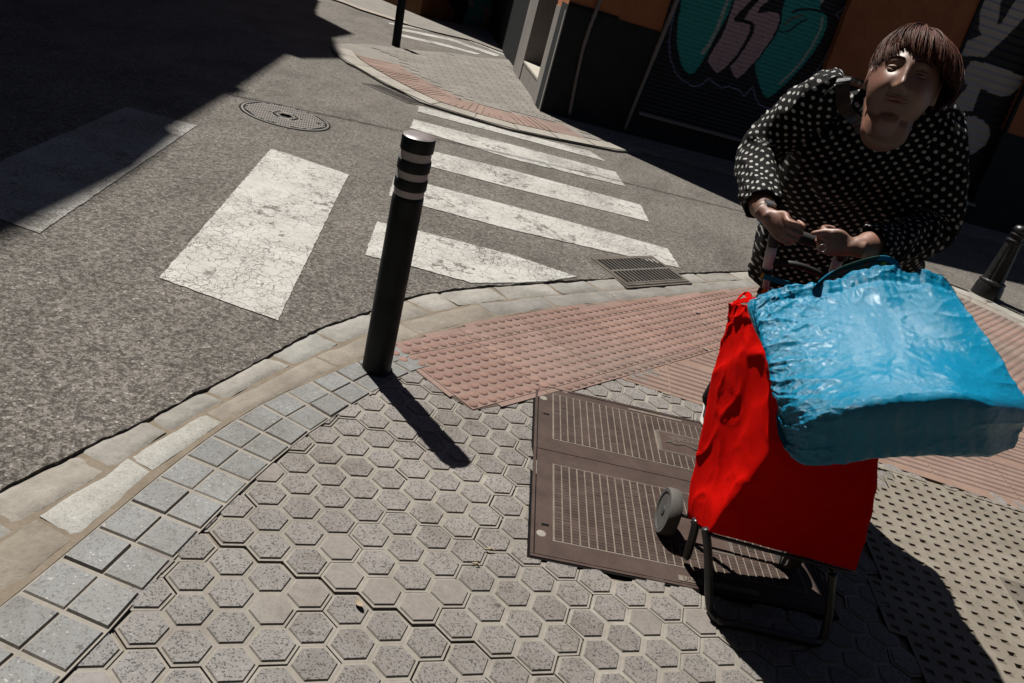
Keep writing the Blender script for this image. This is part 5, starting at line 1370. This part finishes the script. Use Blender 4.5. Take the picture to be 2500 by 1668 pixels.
# skin
def m_skin():
    t=NT('skin'); c=t.ramp(t.noise(18,5,.6),[(.3,(.25,.125,.086)),(.7,(.33,.175,.122))])
    c=t.mix(t.ramp(t.noise(9,3,.5),[(.5,0.),(.75,.45)]),c,(.42,.16,.11))
    return t.fin(c,.5,t.bump(t.noise(160,4,.6),.0006,.4),0,.4,Subsurface_Weight=.12,Subsurface_Scale=.01,Subsurface_Radius=(1,.3,.15))
me.materials.clear(); me.materials.append(m_skin())
b=bpy.data.objects.new('body',me); SC.collection.objects.link(b); adopt(b,root)
# eyes, brows, lips
MA['eye']=m_mott('eye_white',(.45,.42,.40),(.5,.47,.45),30,.3,.0001,60); MA['iris']=m_mott('iris',(.03,.018,.01),(.05,.03,.018),30,.2,.0001,60); MA['lip']=m_mott('lips',(.34,.12,.10),(.42,.16,.13),30,.45,.0003,200); MA['brow']=m_mott('eyebrow',(.035,.018,.012),(.06,.03,.02),90,.9,.001,300)
def surf(x,z):
    # front surface of the head at (x,z)
    best=None; c=max(-1,min(1,z/.116)); th=math.acos(c)
    ph=math.acos(max(-1,min(1,(x/.080)/max(1e-3,math.sin(th))))); return headpt(th,ph)
for s in (-1,1):
    X,Y,Z=surf(.031*s,.014)
    m=MB(); c=H(.031*s,Y-.0085,.0135)
    for i in range(1): m.lathe(c-HF*0,HF,[(.0115*math.cos(a),.0115*math.sin(a)) for a in np.linspace(-1.4,1.5,12)],24)
    eo=m.build('eye',[MA['eye']],b,smooth=True)
    m=MB(); m.lathe(c+HF*.0106,HF,[(.0046,0),(.004,.0008),(.002,.0012)],20); m.build('iris',[MA['iris']],b,smooth=True) if False else None
    m2=m; o=m2.build('iris',[MA['iris']],None,smooth=True); adopt(o,root); o.parent=b; o.matrix_parent_inverse=Matrix.Identity(4)
    # lids
    m=MB()
    for up,dz,r in ((1,.0030,.0042),(-1,-.0042,.0038)):
        P=[c+HR*(t*.0155)+HU*(dz*(1-t*t)*1.0+.0+.001*up)+HF*(.0125*math.sqrt(max(.05,1-t*t*.8))) for t in np.linspace(-1,1,13)]; m.tube(P,[r*.5]+[r]*11+[r*.5],8)
    o=m.build('eyelid',[bpy.data.materials['skin']],None,smooth=True); o.parent=b
    m=MB(); P=[]
    for t in np.linspace(-1,1,11):
        x=s*(.032+.019*t); X,Y,Z=surf(x,.036+.004*(1-t*t)); P.append(H(x,Y+.0012,Z))
    m.tube(P,[.0008]+[.0019]*9+[.0007],8); o=m.build('eyebrow',[MA['brow']],None,smooth=True); o.parent=b
for nm,z0,r in (('upper_lip',-.0535,.0030),('lower_lip',-.0625,.0038)):
    P=[]
    for t in np.linspace(-1,1,15):
        x=.029*t; z=z0+(.0025 if nm=='upper_lip' else .0085)*t*t; X,Y,Z=surf(x,z); P.append(H(x,Y-.0008,Z))
    m=MB(); m.tube(P,[.0008]+[r*(.6+.4*(1-abs(t))) for t in np.linspace(-1,1,13)]+[.0008],10); o=m.build(nm,[MA['lip']],None,smooth=True); o.parent=b
for o in list(b.children): o.matrix_parent_inverse=Matrix.Translation(-Vector(root.location)) @ Matrix.Identity(4) if False else o.matrix_parent_inverse
# ---- hair
def m_hair():
    t=NT('brown_hair'); c=t.mix(1.,t.ramp(t.noise(120,3,.6),[(.3,(.055,.018,.010)),(.7,(.15,.052,.028))]),t.attr(),'MULTIPLY')
    return t.fin(c,.55,None,0,.22)
MA['hair']=m_hair()
m=MB()
def hlimit(az):   # polar angle (deg from crown) where the hair ends; az 0 = picture right, 90 = face
    a=(az+360)%360
    pts=[(0,92),(30,84),(50,74),(70,68),(90,63),(110,58),(128,54),(145,58),(160,70),(172,78),(182,78),(215,100),(270,112),(325,104),(360,92)]
    return np.interp(a,[p[0] for p in pts],[p[1] for p in pts])
def hr(th,az,off): 
    x=math.sin(th)*math.cos(az); y=math.sin(th)*math.sin(az); z=math.cos(th)
    rx=.079+off+(.040 if x>0 else .002)*abs(x)*(1-.5*max(0,y)); ry=(.100 if y>0 else .116)+off; rz=.119+off*1.1
    return H(x*rx,y*ry-.002,z*rz+.004)
NA,NB_=120,40; P=[]
for i in range(NB_+1):
    for j in range(NA):
        az=2*math.pi*j/NA; lim=R_(hlimit(math.degrees(az))-3)
        th=lim*i/NB_+.001; cl=.004*noise.noise(Vector((math.cos(az)*4+i*.02,math.sin(az)*4,i*.03)))
        P.append(hr(th,az,.010*math.sin(math.pi*min(1,i/NB_*1.15))**.5+cl))
m.add(P,[(i*NA+j,i*NA+(j+1)%NA,(i+1)*NA+(j+1)%NA,(i+1)*NA+j) for i in range(NB_) for j in range(NA)],0,(.45,.45,.45))
r2=np.random.RandomState(3)
for k in range(3800):
    az=r2.rand()*2*math.pi; lim=R_(hlimit(math.degrees(az))+r2.randn()*3+1+9*noise.noise(Vector((math.cos(az)*5,math.sin(az)*5,8)))); t0=r2.rand()*.55*lim; 
    clump=noise.noise(Vector((math.cos(az)*7,math.sin(az)*7,t0*3)))
    off=.007+.008*r2.rand()*(.4+.6*abs(clump))+.011*clump; L=min(lim,t0+R_(38+30*r2.rand())); sw=(-.55 if math.sin(az)>-.2 else .1)*(.5+.5*r2.rand())+.7*clump
    pts=[];n=7
    for q in range(n+1):
        u=q/n; th=t0+(L-t0)*u; e=off*(1-.35*max(0,(th/lim)-.75)*4*.5)+.005*math.sin(math.pi*u)
        pts.append(hr(th,az+sw*u*(.5+th*.3),e))
    c=.6+.9*r2.rand(); wd=.0011+.0010*r2.rand()
    m.tube(pts,[wd*.6]+[wd]*(n-2)+[wd*.7,wd*.15],3,0,False,(c*1.05,c,c*.95))
hb=m.build('hair',[MA['hair']],root,smooth=True)
# shoes, trousers, watch, ring, strap
m=MB()
for a_,b_ in ((HPl,FTl),(HPr,FTr)):
    P,R=interp_chain([a_+np.array([0,0,.06]),a_*.5+b_*.5+np.array([0,-.02,.03]),b_+np.array([0,0,.03])],[.098,.074,.060],16); m.tube(P,R,20)
MA['trouser']=m_mott('black_trousers',(.006,.006,.007),(.010,.010,.011),9,.8,.001,90)
m.build('trousers',[MA['trouser']],root,smooth=True)
MA['shoe']=m_mott('black_shoe',(.008,.008,.009),(.014,.014,.015),9,.4,.0005,90,spec=.5); MA['sole']=m_mott('white_sole',(.5,.48,.45),(.6,.58,.55),9,.6,.0005,90)
for f_ in (gp(1716,1036,.0),gp(1716,1036,.0)+np.array([.30,.05,0])):
    d=np.array([-.12,-1.,0]); d/=np.linalg.norm(d); sd_=np.array([-d[1],d[0],0]); R=[]
    for t,w_,h_ in ((-.16,.02,.03),(-.15,.032,.055),(-.10,.037,.07),(-.04,.036,.065),(.02,.043,.048),(.06,.045,.040),(.09,.036,.03),(.105,.015,.018)):
        R.append((f_+d*(t-.06)+np.array([.03,.0,.018+h_*.5]),sd_*w_,np.array([0,0,h_*.5])))
    m=MB(); loft(m,R,20); so_=m.build('shoe',[MA['shoe']],root,smooth=True)
    R=[(c+np.array([0,0,-.018-0*1]) if False else np.array([c[0],c[1],.010]),u*1.06,np.array([0,0,.010])) for c,u,v in R]
    m=MB(); loft(m,R,20); o=m.build('sole',[MA['sole']],None,smooth=True); o.parent=so_; 
m=MB(); wp=at(1868,518,2.272); wd_=W1-SHL[-1]; wd_/=np.linalg.norm(wd_); u=np.cross(wd_,[0,0,1]); u/=np.linalg.norm(u); v=np.cross(wd_,u)
cW=W1-wd_*.022
for k in range(40):
    a=2*math.pi*k/40; c=cW+(u*math.cos(a)+v*math.sin(a))*.0272; rad=(u*math.cos(a)+v*math.sin(a)); tg=np.cross(wd_,rad); m.box(c,tg,wd_,rad,-.0021,.0021,-.009,.009,-.0012,.0016)
MA['wsteel']=m_mott('watch_steel',(.35,.35,.36),(.5,.5,.51),40,.3,.0002,300,metal=.8); 
wt=m.build('watch',[MA['wsteel']],root)
rad=np.array([.1,-.8,.7]); rad-=wd_*(rad@wd_); rad/=np.linalg.norm(rad); tg=np.cross(wd_,rad)
m=MB(); m.box(cW+rad*.0278,tg,wd_,rad,-.013,.013,-.015,.015,-.002,.005); o=m.build('watch_face',[MA['wsteel']],None); o.parent=wt
m=MB(); pK=W2+(at(2010,588,2.215)-W2)*.95
rc=at(2008,606,2.185); m.tube([rc+np.array([math.cos(a)*.010,.0,math.sin(a)*.010]) for a in np.linspace(0,6.2832,17)],.0012,6,caps=False); m.build('ring',[MA['wsteel']],root,smooth=True)
MA['leather']=m_mott('black_leather',(.012,.013,.015),(.02,.022,.025),20,.4,.0008,160,spec=.5)
m=MB(); bs=curve([at(2090,330,2.40),at(2084,290,2.39),at(2080,250,2.39),at(2084,212,2.40),at(2096,184,2.43),at(2112,178,2.48),at(2128,190,2.54)],30)
from mathutils.bvhtree import BVHTree
bt_=BVHTree.FromObject(dr,bpy.context.evaluated_depsgraph_get()); bs2=[]; nn2=[]
for p in bs:
    l_,n_,i_,d_=bt_.find_nearest(Vector(p)); bs2.append(np.array(l_)+np.array(n_)*.007); nn2.append(np.array(n_))
bs2=smoothpl(bs2,6); wl=[]
for i in range(len(bs2)):
    t_=bs2[min(i+1,len(bs2)-1)]-bs2[max(i-1,0)]; t_/=np.linalg.norm(t_); c_=np.cross(nn2[i],t_); wl.append(c_/np.linalg.norm(c_)*.046*(1 if c_@CR>0 else -1))
for _ in range(12): wl=[wl[0]]+[(wl[i-1]+wl[i]+wl[i+1])/3 for i in range(1,len(wl)-1)]+[wl[-1]]
strip(m,bs2,wl,.002); m.build('shoulder_strap',[MA['leather']],root)
# children given a parent directly keep their world place
def fix_parents():
    for o in bpy.data.objects:
        p=o.parent
        if p is None: continue
        if p.type=='EMPTY': o.matrix_parent_inverse=Matrix.Translation(-Vector(p.location))
        else: o.matrix_parent_inverse=Matrix.Identity(4)
fix_parents()
